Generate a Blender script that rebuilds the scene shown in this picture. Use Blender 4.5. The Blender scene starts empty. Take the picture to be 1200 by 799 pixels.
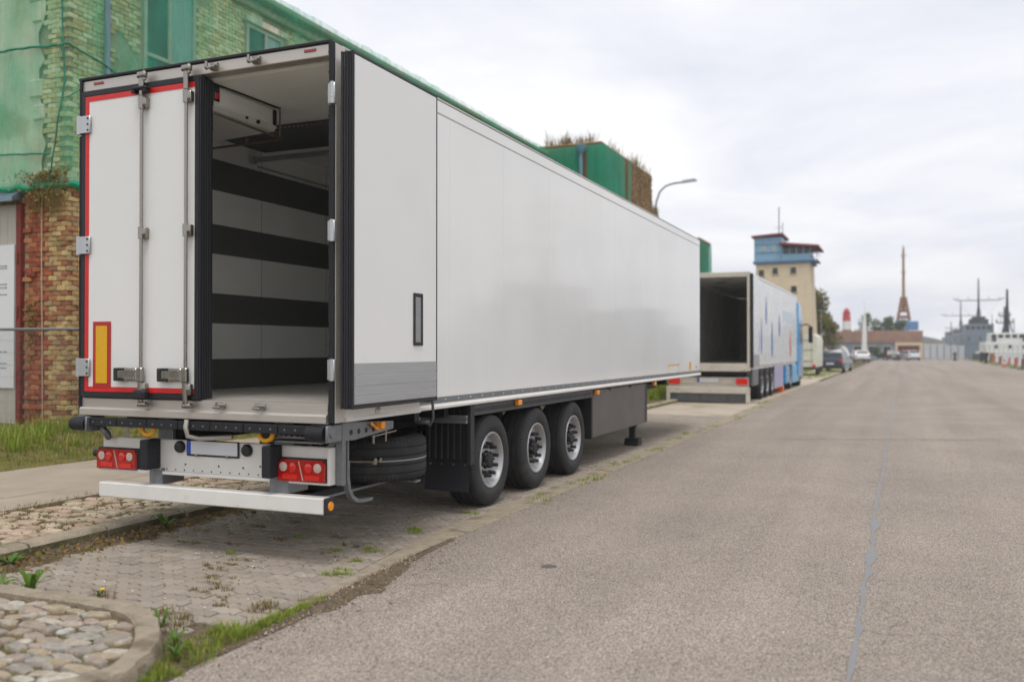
import bpy, math, random
from mathutils import Vector, Matrix
from mathutils import noise as mnoise
random.seed(7)
R = math.radians
SC = bpy.context.scene
COL = SC.collection

# ------------------------------------------------------------------ camera
cam_d = bpy.data.cameras.new('camera')
cam = bpy.data.objects.new('camera', cam_d); COL.objects.link(cam); SC.camera = cam
cam.location = (3.953, -5.828, 1.661)
cam.rotation_euler = (R(90 + 0.51), 0, 0.4037)
cam_d.sensor_width = 36.0
cam_d.lens = 32.07
cam_d.clip_start = 0.1
cam_d.clip_end = 4000
cam_d.dof.use_dof = True
cam_d.dof.focus_distance = 8.4
cam_d.dof.aperture_fstop = 1.1

# ------------------------------------------------------------------ world: thin overcast over a Nishita sky
SUN_EL, SUN_AZ = R(70), R(150)
w = bpy.data.worlds.new('World'); SC.world = w; w.use_nodes = True
nt = w.node_tree; nt.nodes.clear()
N = nt.nodes.new; LK = nt.links.new
out = N('ShaderNodeOutputWorld'); bg = N('ShaderNodeBackground'); bg.inputs[1].default_value = 0.10
sky = N('ShaderNodeTexSky'); sky.sky_type = 'NISHITA'; sky.sun_disc = False
sky.sun_elevation = SUN_EL; sky.sun_rotation = SUN_AZ; sky.air_density = 1.0; sky.dust_density = 2.0
tc = N('ShaderNodeTexCoord')
sep = N('ShaderNodeSeparateXYZ'); LK(tc.outputs['Generated'], sep.inputs[0])
add = N('ShaderNodeMath'); add.operation = 'ADD'; add.inputs[1].default_value = 0.16; LK(sep.outputs[2], add.inputs[0])
mx0 = N('ShaderNodeMath'); mx0.operation = 'MAXIMUM'; mx0.inputs[1].default_value = 0.05; LK(add.outputs[0], mx0.inputs[0])
dv = N('ShaderNodeVectorMath'); dv.operation = 'DIVIDE'
cmb = N('ShaderNodeCombineXYZ'); LK(mx0.outputs[0], cmb.inputs[0]); LK(mx0.outputs[0], cmb.inputs[1]); cmb.inputs[2].default_value = 1.0
LK(tc.outputs['Generated'], dv.inputs[0]); LK(cmb.outputs[0], dv.inputs[1])
n1 = N('ShaderNodeTexNoise'); n1.inputs['Scale'].default_value = 1.1; n1.inputs['Detail'].default_value = 8; n1.inputs['Roughness'].default_value = 0.55
n1.inputs['Distortion'].default_value = 0.4
LK(dv.outputs[0], n1.inputs['Vector'])
rp = N('ShaderNodeValToRGB'); LK(n1.outputs[0], rp.inputs[0])
rp.color_ramp.elements[0].position = 0.33; rp.color_ramp.elements[0].color = (7.5, 7.75, 8.55, 1)
rp.color_ramp.elements[1].position = 0.66; rp.color_ramp.elements[1].color = (10.1, 10.05, 10.15, 1)
mixs = N('ShaderNodeMixRGB'); mixs.inputs[0].default_value = 0.95
LK(sky.outputs[0], mixs.inputs[1]); LK(rp.outputs[0], mixs.inputs[2])
LK(mixs.outputs[0], bg.inputs[0]); LK(bg.outputs[0], out.inputs[0])

# ------------------------------------------------------------------ sun behind the overcast
sl = bpy.data.lights.new('sun', 'SUN'); sl.energy = 1.5; sl.angle = R(22); sl.color = (1.0, 0.96, 0.9)
so = bpy.data.objects.new('sun', sl); COL.objects.link(so)
# the sun stands behind the camera's right shoulder
d = Vector((math.sin(SUN_AZ) * math.cos(SUN_EL), math.cos(SUN_AZ) * math.cos(SUN_EL), math.sin(SUN_EL)))
so.rotation_euler = d.to_track_quat('Z', 'Y').to_euler()
so.location = (20, -20, 40)

SC.view_settings.view_transform = 'Standard'; SC.view_settings.look = 'None'
SC.view_settings.exposure = 0.18; SC.view_settings.gamma = 1.0; SC.view_settings.use_curve_mapping = False
SC.render.engine = 'CYCLES'
SC.cycles.use_denoising = True
SC.cycles.max_bounces = 12; SC.cycles.diffuse_bounces = 8; SC.cycles.glossy_bounces = 4; SC.cycles.transparent_max_bounces = 24
SC.cycles.sample_clamp_indirect = 4.0

# ------------------------------------------------------------------ materials
def lin(r, g=None, b=None):
    if g is None: r, g, b = r
    f = lambda c: (c / 255 / 12.92) if c <= 10 else ((c / 255 + 0.055) / 1.055) ** 2.4
    return (f(r), f(g), f(b))
MATS = {}
def M(name, col, rough=0.5, metal=0.0, var=0.06, scale=6.0, bump=0.0, bscale=60.0, coat=0.0, spec=0.5, col2=None, spots=None, rvar=0.08, emit=0.0, stretch=None, streak=0.0):
    """procedural material: base colour broken up by noise at two scales, uneven gloss, optional bump, stains and run-down streaks"""
    if name in MATS: return MATS[name]
    m = bpy.data.materials.new(name); m.use_nodes = True; MATS[name] = m
    t = m.node_tree; b = t.nodes['Principled BSDF']; n = t.nodes.new; l = t.links.new
    g = n('ShaderNodeNewGeometry')
    vec = g.outputs['Position']
    if stretch:
        mp = n('ShaderNodeMapping'); mp.inputs['Scale'].default_value = stretch; l(vec, mp.inputs[0]); vec = mp.outputs[0]
    a = n('ShaderNodeTexNoise'); a.inputs['Scale'].default_value = scale; a.inputs['Detail'].default_value = 6; a.inputs['Roughness'].default_value = 0.6
    l(vec, a.inputs['Vector'])
    r = n('ShaderNodeValToRGB'); l(a.outputs[0], r.inputs[0])
    c2 = col2 or tuple(min(1, c * (1 + var)) for c in col); c1 = col if col2 else tuple(c * (1 - var) for c in col)
    r.color_ramp.elements[0].position = 0.3; r.color_ramp.elements[0].color = (*c1, 1)
    r.color_ramp.elements[1].position = 0.7; r.color_ramp.elements[1].color = (*c2, 1)
    colout = r.outputs[0]
    if spots:
        sc_, thr, c3, amt = spots
        s = n('ShaderNodeTexNoise'); s.inputs['Scale'].default_value = sc_; s.inputs['Detail'].default_value = 5; l(vec, s.inputs['Vector'])
        q = n('ShaderNodeValToRGB'); l(s.outputs[0], q.inputs[0])
        q.color_ramp.elements[0].position = thr; q.color_ramp.elements[0].color = (0, 0, 0, 1)
        q.color_ramp.elements[1].position = thr + 0.12; q.color_ramp.elements[1].color = (amt, amt, amt, 1)
        x = n('ShaderNodeMixRGB'); l(q.outputs[0], x.inputs[0]); l(colout, x.inputs[1]); x.inputs[2].default_value = (*c3, 1); colout = x.outputs[0]
    if streak:
        mp2 = n('ShaderNodeMapping'); mp2.inputs['Scale'].default_value = (9, 9, 0.35); l(g.outputs['Position'], mp2.inputs[0])
        s2 = n('ShaderNodeTexNoise'); s2.inputs['Scale'].default_value = 1.6; s2.inputs['Detail'].default_value = 5; l(mp2.outputs[0], s2.inputs['Vector'])
        q2 = n('ShaderNodeValToRGB'); l(s2.outputs[0], q2.inputs[0])
        q2.color_ramp.elements[0].position = 0.5; q2.color_ramp.elements[0].color = (0, 0, 0, 1)
        q2.color_ramp.elements[1].position = 0.78; q2.color_ramp.elements[1].color = (streak,) * 3 + (1,)
        x2 = n('ShaderNodeMixRGB'); l(q2.outputs[0], x2.inputs[0]); l(colout, x2.inputs[1]); x2.inputs[2].default_value = (0.22, 0.2, 0.17, 1); colout = x2.outputs[0]
    l(colout, b.inputs['Base Color'])
    rr = n('ShaderNodeMapRange'); l(a.outputs[0], rr.inputs[0]); rr.inputs[1].default_value = 0.3; rr.inputs[2].default_value = 0.7
    rr.inputs[3].default_value = max(0.02, rough - rvar); rr.inputs[4].default_value = min(1, rough + rvar); l(rr.outputs[0], b.inputs['Roughness'])
    b.inputs['Metallic'].default_value = metal; b.inputs['Coat Weight'].default_value = coat; b.inputs['Coat Roughness'].default_value = 0.06
    b.inputs['Specular IOR Level'].default_value = spec
    if bump:
        k = n('ShaderNodeTexNoise'); k.inputs['Scale'].default_value = bscale; k.inputs['Detail'].default_value = 4; l(vec, k.inputs['Vector'])
        bp = n('ShaderNodeBump'); bp.inputs['Strength'].default_value = bump; bp.inputs['Distance'].default_value = 0.02; l(k.outputs[0], bp.inputs['Height']); l(bp.outputs[0], b.inputs['Normal'])
    if emit:
        b.inputs['Emission Color'].default_value = (*col, 1); b.inputs['Emission Strength'].default_value = emit
    return m

def Mpieces(name, cols, rough=0.85, bump=0.4, bscale=90.0, moss=None, var=0.5, mscale=2.5, mthr=0.52):
    """one colour for each piece (random by object and by mesh island), broken up by grain and patches of dirt or moss"""
    m = bpy.data.materials.new(name); m.use_nodes = True; MATS[name] = m
    t = m.node_tree; b = t.nodes['Principled BSDF']; n = t.nodes.new; l = t.links.new
    g = n('ShaderNodeNewGeometry'); oi = n('ShaderNodeObjectInfo')
    a = n('ShaderNodeMath'); a.operation = 'ADD'; l(g.outputs['Random Per Island'], a.inputs[0]); l(oi.outputs['Random'], a.inputs[1])
    fr = n('ShaderNodeMath'); fr.operation = 'FRACT'; l(a.outputs[0], fr.inputs[0])
    r = n('ShaderNodeValToRGB'); r.color_ramp.interpolation = 'CONSTANT' if len(cols) > 5 else 'LINEAR'; l(fr.outputs[0], r.inputs[0])
    e = r.color_ramp.elements
    while len(e) < len(cols): e.new(0.5)
    for i, c in enumerate(cols): e[i].position = i / max(1, len(cols) - (0 if len(cols) > 5 else 1)); e[i].color = (*c, 1)
    ns = n('ShaderNodeTexNoise'); ns.inputs['Scale'].default_value = bscale * 0.35; ns.inputs['Detail'].default_value = 7; ns.inputs['Roughness'].default_value = 0.65; l(g.outputs['Position'], ns.inputs['Vector'])
    mr = n('ShaderNodeMapRange'); l(ns.outputs[0], mr.inputs[0]); mr.inputs[1].default_value = 0.25; mr.inputs[2].default_value = 0.75; mr.inputs[3].default_value = 1 - var * 0.6; mr.inputs[4].default_value = 1 + var * 0.6
    mu = n('ShaderNodeVectorMath'); mu.operation = 'SCALE'; l(r.outputs[0], mu.inputs[0]); l(mr.outputs[0], mu.inputs[3])
    colout = mu.outputs[0]
    if moss:
        s = n('ShaderNodeTexNoise'); s.inputs['Scale'].default_value = mscale; s.inputs['Detail'].default_value = 8; s.inputs['Roughness'].default_value = 0.7; l(g.outputs['Position'], s.inputs['Vector'])
        q = n('ShaderNodeValToRGB'); l(s.outputs[0], q.inputs[0]); q.color_ramp.elements[0].position = mthr; q.color_ramp.elements[0].color = (0, 0, 0, 1)
        q.color_ramp.elements[1].position = mthr + 0.18; q.color_ramp.elements[1].color = (0.75, 0.75, 0.75, 1)
        x = n('ShaderNodeMixRGB'); l(q.outputs[0], x.inputs[0]); l(colout, x.inputs[1]); x.inputs[2].default_value = (*moss, 1); colout = x.outputs[0]
    l(colout, b.inputs['Base Color']); b.inputs['Roughness'].default_value = rough; b.inputs['Specular IOR Level'].default_value = 0.3
    k = n('ShaderNodeTexNoise'); k.inputs['Scale'].default_value = bscale; k.inputs['Detail'].default_value = 5; l(g.outputs['Position'], k.inputs['Vector'])
    bp = n('ShaderNodeBump'); bp.inputs['Strength'].default_value = bump; bp.inputs['Distance'].default_value = 0.012; l(k.outputs[0], bp.inputs['Height']); l(bp.outputs[0], b.inputs['Normal'])
    return m

def Mleaf(name, cols, trans=0.35, rough=0.6):
    m = bpy.data.materials.new(name); m.use_nodes = True; MATS[name] = m
    t = m.node_tree; b = t.nodes['Principled BSDF']; n = t.nodes.new; l = t.links.new
    g = n('ShaderNodeNewGeometry'); r = n('ShaderNodeValToRGB'); l(g.outputs['Random Per Island'], r.inputs[0])
    e = r.color_ramp.elements
    while len(e) < len(cols): e.new(0.5)
    for i, c in enumerate(cols): e[i].position = i / (len(cols) - 1); e[i].color = (*c, 1)
    l(r.outputs[0], b.inputs['Base Color']); b.inputs['Roughness'].default_value = rough; b.inputs['Specular IOR Level'].default_value = 0.25
    tr = n('ShaderNodeBsdfTranslucent'); l(r.outputs[0], tr.inputs[0])
    mx = n('ShaderNodeMixShader'); mx.inputs[0].default_value = trans; l(b.outputs[0], mx.inputs[1]); l(tr.outputs[0], mx.inputs[2])
    l(mx.outputs[0], t.nodes['Material Output'].inputs[0])
    return m

def Mglass(name, col=(0.02, 0.025, 0.03), rough=0.05):
    return M(name, col, rough=rough, var=0.15, scale=1.5, spec=0.9, rvar=0.02)

# ------------------------------------------------------------------ mesh builder
class MB:
    def __init__(s): s.v = []; s.f = []; s.mi = []
    def add(s, vs, fs, m=0):
        o = len(s.v); s.v.extend(tuple(v) for v in vs)
        for f in fs: s.f.append(tuple(i + o for i in f)); s.mi.append(m)
        return s
    def box(s, x0, x1, y0, y1, z0, z1, c=0.0, m=0, T=None):
        if x0 > x1: x0, x1 = x1, x0
        if y0 > y1: y0, y1 = y1, y0
        if z0 > z1: z0, z1 = z1, z0
        c = min(c, (x1 - x0) * 0.45, (y1 - y0) * 0.45, (z1 - z0) * 0.45)
        if c <= 0:
            vs = [(x, y, z) for z in (z0, z1) for y in (y0, y1) for x in (x0, x1)]
            fs = [(0, 2, 3, 1), (4, 5, 7, 6), (0, 1, 5, 4), (2, 6, 7, 3), (0, 4, 6, 2), (1, 3, 7, 5)]
        else:
            vs = []; idx = {}
            for i, x in enumerate((x0, x1)):
                for j, y in enumerate((y0, y1)):
                    for k, z in enumerate((z0, z1)):
                        sx, sy, sz = 1 - 2 * i, 1 - 2 * j, 1 - 2 * k
                        idx[i, j, k, 0] = len(vs); vs.append((x, y + sy * c, z + sz * c))
                        idx[i, j, k, 1] = len(vs); vs.append((x + sx * c, y, z + sz * c))
                        idx[i, j, k, 2] = len(vs); vs.append((x + sx * c, y + sy * c, z))
            fs = []
            cyc = [(0, 0), (1, 0), (1, 1), (0, 1)]
            for i in (0, 1):
                q = [idx[i, a, b, 0] for a, b in cyc]; fs.append(tuple(q if i else q[::-1]))
                q = [idx[a, i, b, 1] for a, b in cyc]; fs.append(tuple(q[::-1] if i else q))
                q = [idx[a, b, i, 2] for a, b in cyc]; fs.append(tuple(q if i else q[::-1]))
            for a in (0, 1):
                for b in (0, 1):
                    fs.append((idx[a, b, 0, 0], idx[a, b, 0, 1], idx[a, b, 1, 1], idx[a, b, 1, 0]) if (a == b) else (idx[a, b, 1, 0], idx[a, b, 1, 1], idx[a, b, 0, 1], idx[a, b, 0, 0]))
                    fs.append((idx[a, 0, b, 2], idx[a, 0, b, 0], idx[a, 1, b, 0], idx[a, 1, b, 2]) if (a == b) else (idx[a, 1, b, 2], idx[a, 1, b, 0], idx[a, 0, b, 0], idx[a, 0, b, 2]))
                    fs.append((idx[0, a, b, 1], idx[0, a, b, 2], idx[1, a, b, 2], idx[1, a, b, 1]) if (a == b) else (idx[1, a, b, 1], idx[1, a, b, 2], idx[0, a, b, 2], idx[0, a, b, 1]))
                    for k in (0, 1):
                        q = (idx[a, b, k, 0], idx[a, b, k, 1], idx[a, b, k, 2]); fs.append(q if (a + b + k) % 2 else q[::-1])
        if T is not None: vs = [T @ Vector(v) for v in vs]
        return s.add(vs, fs, m)
    def bar(s, p, q, wd, ht, c=0.0, m=0, up=(0, 0, 1)):
        p = Vector(p); q = Vector(q); y = (q - p); L = y.length; y = y / L
        u = Vector(up); x = y.cross(u)
        if x.length < 1e-4: x = y.cross(Vector((1, 0, 0)))
        x.normalize(); z = x.cross(y)
        T = Matrix(((x.x, y.x, z.x, p.x), (x.y, y.y, z.y, p.y), (x.z, y.z, z.z, p.z), (0, 0, 0, 1)))
        return s.box(-wd / 2, wd / 2, 0, L, -ht / 2, ht / 2, c, m, T)
    def lathe(s, prof, c=(0, 0, 0), axis='z', n=24, m=0, a0=0.0):
        """prof: (radius, height) along the axis; radius 0 closes"""
        rings = []; vs = []; fs = []
        for r, h in prof:
            if r <= 1e-6: rings.append([len(vs)]); vs.append((0, 0, h))
            else:
                rings.append(list(range(len(vs), len(vs) + n)))
                vs += [(r * math.cos(a0 + 2 * math.pi * i / n), r * math.sin(a0 + 2 * math.pi * i / n), h) for i in range(n)]
        for A, B in zip(rings, rings[1:]):
            if len(A) == 1 and len(B) == 1: continue
            for i in range(n):
                j = (i + 1) % n
                if len(A) == 1: fs.append((A[0], B[j], B[i]))
                elif len(B) == 1: fs.append((A[i], A[j], B[0]))
                else: fs.append((A[i], A[j], B[j], B[i]))
        cx, cy, cz = c
        if axis == 'z': vs = [(x + cx, y + cy, z + cz) for x, y, z in vs]
        elif axis == 'x': vs = [(z + cx, x + cy, y + cz) for x, y, z in vs]
        else: vs = [(y + cx, z + cy, x + cz) for x, y, z in vs]
        return s.add(vs, fs, m)
    def cyl(s, p, q, r0, r1=None, n=10, m=0, cap=True):
        r1 = r0 if r1 is None else r1
        p = Vector(p); q = Vector(q); z = (q - p); L = z.length; z = z / L
        x = z.orthogonal().normalized(); y = z.cross(x); vs = []; fs = []
        for P_, r in ((p, r0), (q, r1)):
            for i in range(n):
                a = 2 * math.pi * i / n; vs.append(P_ + x * (r * math.cos(a)) + y * (r * math.sin(a)))
        for i in range(n):
            j = (i + 1) % n; fs.append((i, j, n + j, n + i))
        if cap: fs.append(tuple(range(n - 1, -1, -1))); fs.append(tuple(range(n, 2 * n)))
        return s.add(vs, fs, m)
    def tube(s, pts, r, n=8, m=0, closed=False):
        pts = [Vector(p) for p in pts]; vs = []; fs = []; N_ = len(pts); x = None
        rs = r if isinstance(r, (list, tuple)) else [r] * N_
        for i, p in enumerate(pts):
            a = pts[i - 1] if (i > 0 or closed) else p; b = pts[(i + 1) % N_] if (i < N_ - 1 or closed) else p
            t = (b - a).normalized()
            if x is None: x = t.orthogonal().normalized()
            else: x = (x - t * x.dot(t)).normalized()
            y = t.cross(x)
            vs += [p + x * (rs[i] * math.cos(2 * math.pi * k / n)) + y * (rs[i] * math.sin(2 * math.pi * k / n)) for k in range(n)]
        for i in range(N_ if closed else N_ - 1):
            for k in range(n):
                j = (k + 1) % n; A = i * n; B = ((i + 1) % N_) * n
                fs.append((A + k, A + j, B + j, B + k))
        if not closed: fs.append(tuple(range(n - 1, -1, -1))); fs.append(tuple(range((N_ - 1) * n, N_ * n)))
        return s.add(vs, fs, m)
    def prism(s, poly, axis, a, b, m=0):
        """poly: 2-D outline; extruded along the axis from a to b (x: poly is (y,z); y: poly is (x,z); z: poly is (x,y))"""
        n = len(poly); mk = {'x': lambda p, h: (h, p[0], p[1]), 'y': lambda p, h: (p[0], h, p[1]), 'z': lambda p, h: (p[0], p[1], h)}[axis]
        vs = [mk(p, a) for p in poly] + [mk(p, b) for p in poly]
        fs = [tuple(range(n - 1, -1, -1)), tuple(range(n, 2 * n))] + [(i, (i + 1) % n, n + (i + 1) % n, n + i) for i in range(n)]
        return s.add(vs, fs, m)
    def grid(s, fn, nu, nv, m=0):
        vs = [fn(i / nu, j / nv) for j in range(nv + 1) for i in range(nu + 1)]
        fs = [(j * (nu + 1) + i, j * (nu + 1) + i + 1, (j + 1) * (nu + 1) + i + 1, (j + 1) * (nu + 1) + i) for j in range(nv) for i in range(nu)]
        return s.add(vs, fs, m)
    def mesh(s, name, mats, smooth=None, fix=True):
        me = bpy.data.meshes.new(name); me.from_pydata(s.v, [], s.f)
        for q in (mats if isinstance(mats, (list, tuple)) else [mats]): me.materials.append(q)
        if len(me.materials) > 1: me.polygons.foreach_set('material_index', s.mi)
        if smooth is not None:
            me.polygons.foreach_set('use_smooth', [True] * len(me.polygons))
            me.update()
            try: me.set_sharp_from_angle(angle=R(smooth))
            except Exception: pass
        me.update(); return me
    def build(s, name, mats, parent=None, smooth=None):
        return obj(name, s.mesh(name, mats, smooth), parent)

def obj(name, me, parent=None):
    o = bpy.data.objects.new(name, me); COL.objects.link(o)
    if parent is not None: under(o, parent)
    return o
def under(o, parent):
    o.parent = parent
    if parent.parent is None: o.matrix_parent_inverse = Matrix.Translation(parent.location).inverted()
def tag(o, label, cat, group=None, kind=None):
    o['label'] = label
    if cat: o['category'] = cat
    if group: o['group'] = group
    if kind: o['kind'] = kind
    return o
def thing(name, label, cat, loc=(0, 0, 0), group=None):
    o = bpy.data.objects.new(name, None); COL.objects.link(o); o.location = loc; o.empty_display_size = 0.2
    return tag(o, label, cat, group)
def structure(o): o['kind'] = 'structure'; return o
def stuff(o, label=None):
    o['kind'] = 'stuff'
    if label: o['label'] = label
    return o
def copy_tree(o, parent=None):
    c = o.copy(); COL.objects.link(c)
    if parent is not None: c.parent = parent
    for ch in list(o.children): copy_tree(ch, c)
    return c
def fbm(x, y, z=0.0, o=4):
    return mnoise.fractal(Vector((x, y, z)), 1.0, 2.0, o)
rnd = random.uniform
# ================================================================== ground, road, pavement
asphalt = bpy.data.materials.new('asphalt'); asphalt.use_nodes = True
def _asphalt():
    t = asphalt.node_tree; b = t.nodes['Principled BSDF']; n = t.nodes.new; l = t.links.new
    g = n('ShaderNodeNewGeometry'); P_ = g.outputs['Position']
    v = n('ShaderNodeTexVoronoi'); v.inputs['Scale'].default_value = 145; l(P_, v.inputs['Vector'])       # aggregate stones
    v2 = n('ShaderNodeTexNoise'); v2.inputs['Scale'].default_value = 160; v2.inputs['Detail'].default_value = 3; l(P_, v2.inputs['Vector'])
    rp_ = n('ShaderNodeValToRGB'); l(v.outputs['Color'], rp_.inputs[0])
    e = rp_.color_ramp.elements; e[0].position = 0.08; e[0].color = (*lin(94, 86, 79), 1); e[1].position = 0.95; e[1].color = (*lin(197, 184, 171), 1)
    k = e.new(0.5); k.color = (*lin(149, 138, 128), 1)
    big = n('ShaderNodeTexNoise'); big.inputs['Scale'].default_value = 0.55; big.inputs['Detail'].default_value = 7; big.inputs['Roughness'].default_value = 0.62; l(P_, big.inputs['Vector'])
    mr = n('ShaderNodeMapRange'); l(big.outputs[0], mr.inputs[0]); mr.inputs[1].default_value = 0.3; mr.inputs[2].default_value = 0.7; mr.inputs[3].default_value = 0.87; mr.inputs[4].default_value = 1.09
    # tracks worn by wheels run along the road
    mp = n('ShaderNodeMapping'); mp.inputs['Scale'].default_value = (0.9, 0.03, 1); l(P_, mp.inputs[0])
    tr = n('ShaderNodeTexNoise'); tr.inputs['Scale'].default_value = 1.3; tr.inputs['Detail'].default_value = 4; l(mp.outputs[0], tr.inputs['Vector'])
    mr2 = n('ShaderNodeMapRange'); l(tr.outputs[0], mr2.inputs[0]); mr2.inputs[1].default_value = 0.3; mr2.inputs[2].default_value = 0.7; mr2.inputs[3].default_value = 0.86; mr2.inputs[4].default_value = 1.1
    mu = n('ShaderNodeMath'); mu.operation = 'MULTIPLY'; l(mr.outputs[0], mu.inputs[0]); l(mr2.outputs[0], mu.inputs[1])
    mf = n('ShaderNodeMapRange'); l(v2.outputs[0], mf.inputs[0]); mf.inputs[1].default_value = 0.3; mf.inputs[2].default_value = 0.7; mf.inputs[3].default_value = 0.8; mf.inputs[4].default_value = 1.15
    mu2 = n('ShaderNodeMath'); mu2.operation = 'MULTIPLY'; l(mu.outputs[0], mu2.inputs[0]); l(mf.outputs[0], mu2.inputs[1])
    sc_ = n('ShaderNodeVectorMath'); sc_.operation = 'SCALE'; l(rp_.outputs[0], sc_.inputs[0]); l(mu2.outputs[0], sc_.inputs[3])
    # dark oil stains
    st = n('ShaderNodeTexNoise'); st.inputs['Scale'].default_value = 1.7; st.inputs['Detail'].default_value = 9; st.inputs['Roughness'].default_value = 0.7; l(P_, st.inputs['Vector'])
    q = n('ShaderNodeValToRGB'); l(st.outputs[0], q.inputs[0]); q.color_ramp.elements[0].position = 0.62; q.color_ramp.elements[0].color = (0, 0, 0, 1); q.color_ramp.elements[1].position = 0.74; q.color_ramp.elements[1].color = (0.45, 0.45, 0.45, 1)
    x = n('ShaderNodeMixRGB'); l(q.outputs[0], x.inputs[0]); l(sc_.outputs[0], x.inputs[1]); x.inputs[2].default_value = (*lin(96, 90, 88), 1)
    # hairline cracks, only here and there
    vc = n('ShaderNodeTexVoronoi'); vc.feature = 'DISTANCE_TO_EDGE'; vc.inputs['Scale'].default_value = 0.42
    wp_ = n('ShaderNodeTexNoise'); wp_.inputs['Scale'].default_value = 2.5; wp_.inputs['Detail'].default_value = 6; l(P_, wp_.inputs['Vector'])
    wa = n('ShaderNodeVectorMath'); wa.operation = 'MULTIPLY_ADD'; l(wp_.outputs['Color'], wa.inputs[0]); wa.inputs[1].default_value = (0.5, 0.5, 0.5); l(P_, wa.inputs[2]); l(wa.outputs[0], vc.inputs['Vector'])
    ck = n('ShaderNodeMapRange'); l(vc.outputs['Distance'], ck.inputs[0]); ck.inputs[1].default_value = 0.0; ck.inputs[2].default_value = 0.0045; ck.inputs[3].default_value = 1.0; ck.inputs[4].default_value = 0.0
    cm = n('ShaderNodeTexNoise'); cm.inputs['Scale'].default_value = 0.35; cm.inputs['Detail'].default_value = 3; l(P_, cm.inputs['Vector'])
    cq = n('ShaderNodeMapRange'); l(cm.outputs[0], cq.inputs[0]); cq.inputs[1].default_value = 0.5; cq.inputs[2].default_value = 0.6; cq.inputs[3].default_value = 0.0; cq.inputs[4].default_value = 0.45
    cx2 = n('ShaderNodeMath'); cx2.operation = 'MULTIPLY'; l(ck.outputs[0], cx2.inputs[0]); l(cq.outputs[0], cx2.inputs[1])
    x3 = n('ShaderNodeMixRGB'); l(cx2.outputs[0], x3.inputs[0]); l(x.outputs[0], x3.inputs[1]); x3.inputs[2].default_value = (*lin(70, 64, 60), 1)
    l(x3.outputs[0], b.inputs['Base Color']); b.inputs['Roughness'].default_value = 0.85; b.inputs['Specular IOR Level'].default_value = 0.25
    bp = n('ShaderNodeBump'); bp.inputs['Strength'].default_value = 0.55; bp.inputs['Distance'].default_value = 0.008; l(v.outputs['Distance'], bp.inputs['Height']); bp.invert = True; l(bp.outputs[0], b.inputs['Normal'])
_asphalt()

earth = M('earth', lin(98, 86, 66), rough=0.95, var=0.35, scale=3, bump=0.6, bscale=25, spots=(0.8, 0.5, lin(96, 104, 56), 0.8), spec=0.1)
soil_m = M('soil', lin(104, 92, 76), rough=0.95, var=0.5, scale=30, bump=0.9, bscale=60, spec=0.1)
bed_m = M('joint_sand', lin(92, 80, 64), rough=0.95, var=0.3, scale=12, bump=0.5, bscale=120, spots=(3.0, 0.55, lin(76, 78, 44), 0.8), spec=0.1)
conc = M('kerb_concrete', lin(160, 148, 130), rough=0.9, var=0.2, scale=9, bump=0.9, bscale=80, spots=(3.5, 0.54, lin(112, 102, 84), 0.75), spec=0.2)
paver_m = Mpieces('paver', [lin(138, 129, 118), lin(156, 146, 134), lin(147, 136, 123), lin(163, 153, 141)], bump=0.35, bscale=140, moss=lin(140, 124, 100), var=0.28, mscale=2.6, mthr=0.57)
cobble_m = Mpieces('cobble', [lin(150, 144, 136), lin(164, 154, 140), lin(160, 142, 130), lin(174, 170, 160), lin(140, 134, 126), lin(158, 144, 122), lin(178, 170, 156), lin(150, 136, 124)], bump=0.6, bscale=70, moss=lin(126, 116, 80), var=0.55, mscale=7, mthr=0.54)

g = MB().grid(lambda u, v: ((u - 0.5) * 3000, (v - 0.3) * 3000, -0.09), 30, 30).build('ground', earth); structure(g)

# road: left edge measured along the paving, far right edge along the quay
EDGE = [(1.4, -16), (0.95, -8), (0.72, -4), (0.62, -2.6), (0.58, -2.3), (0.53, -1.9), (0.49, -1.37), (0.42, -0.68), (0.37, 0), (0.335, 0.7), (0.33, 2.2), (0.33, 6), (0.31, 12), (0.28, 20), (0.2, 30), (0.2, 45), (0.3, 70), (0.3, 170)]
def edge_x(y, tab=EDGE):
    for (xa, ya), (xb, yb) in zip(tab, tab[1:]):
        if ya <= y <= yb: return xa + (xb - xa) * (y - ya) / (yb - ya)
    return tab[0][0] if y < tab[0][1] else tab[-1][0]
ys = [-16 + i * 0.25 for i in range(100)] + [9 + i * 1.0 for i in range(1, 162)]
m = MB(); vs = []; fs = []
for i, y in enumerate(ys):
    j = 0.02 * fbm(y * 3.1, 5.0) if y < 12 else 0
    xl = edge_x(y) + j; xr = 13.2
    vs += [(xl, y, 0.0), (xl + 0.5, y, 0.004), (6.5, y, 0.045), (xr, y, 0.0)]
for i in range(len(ys) - 1):
    for k in range(3): a = i * 4 + k; fs.append((a, a + 1, a + 5, a + 4))
road = structure(m.add(vs, fs).build('road', asphalt, smooth=60))
def road_z(x):
    if x < 6.5: return 0.004 + 0.041 * (x - 0.85) / 5.65 if x > 0.85 else 0.004
    return 0.045 * (13.2 - x) / 6.7
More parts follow.
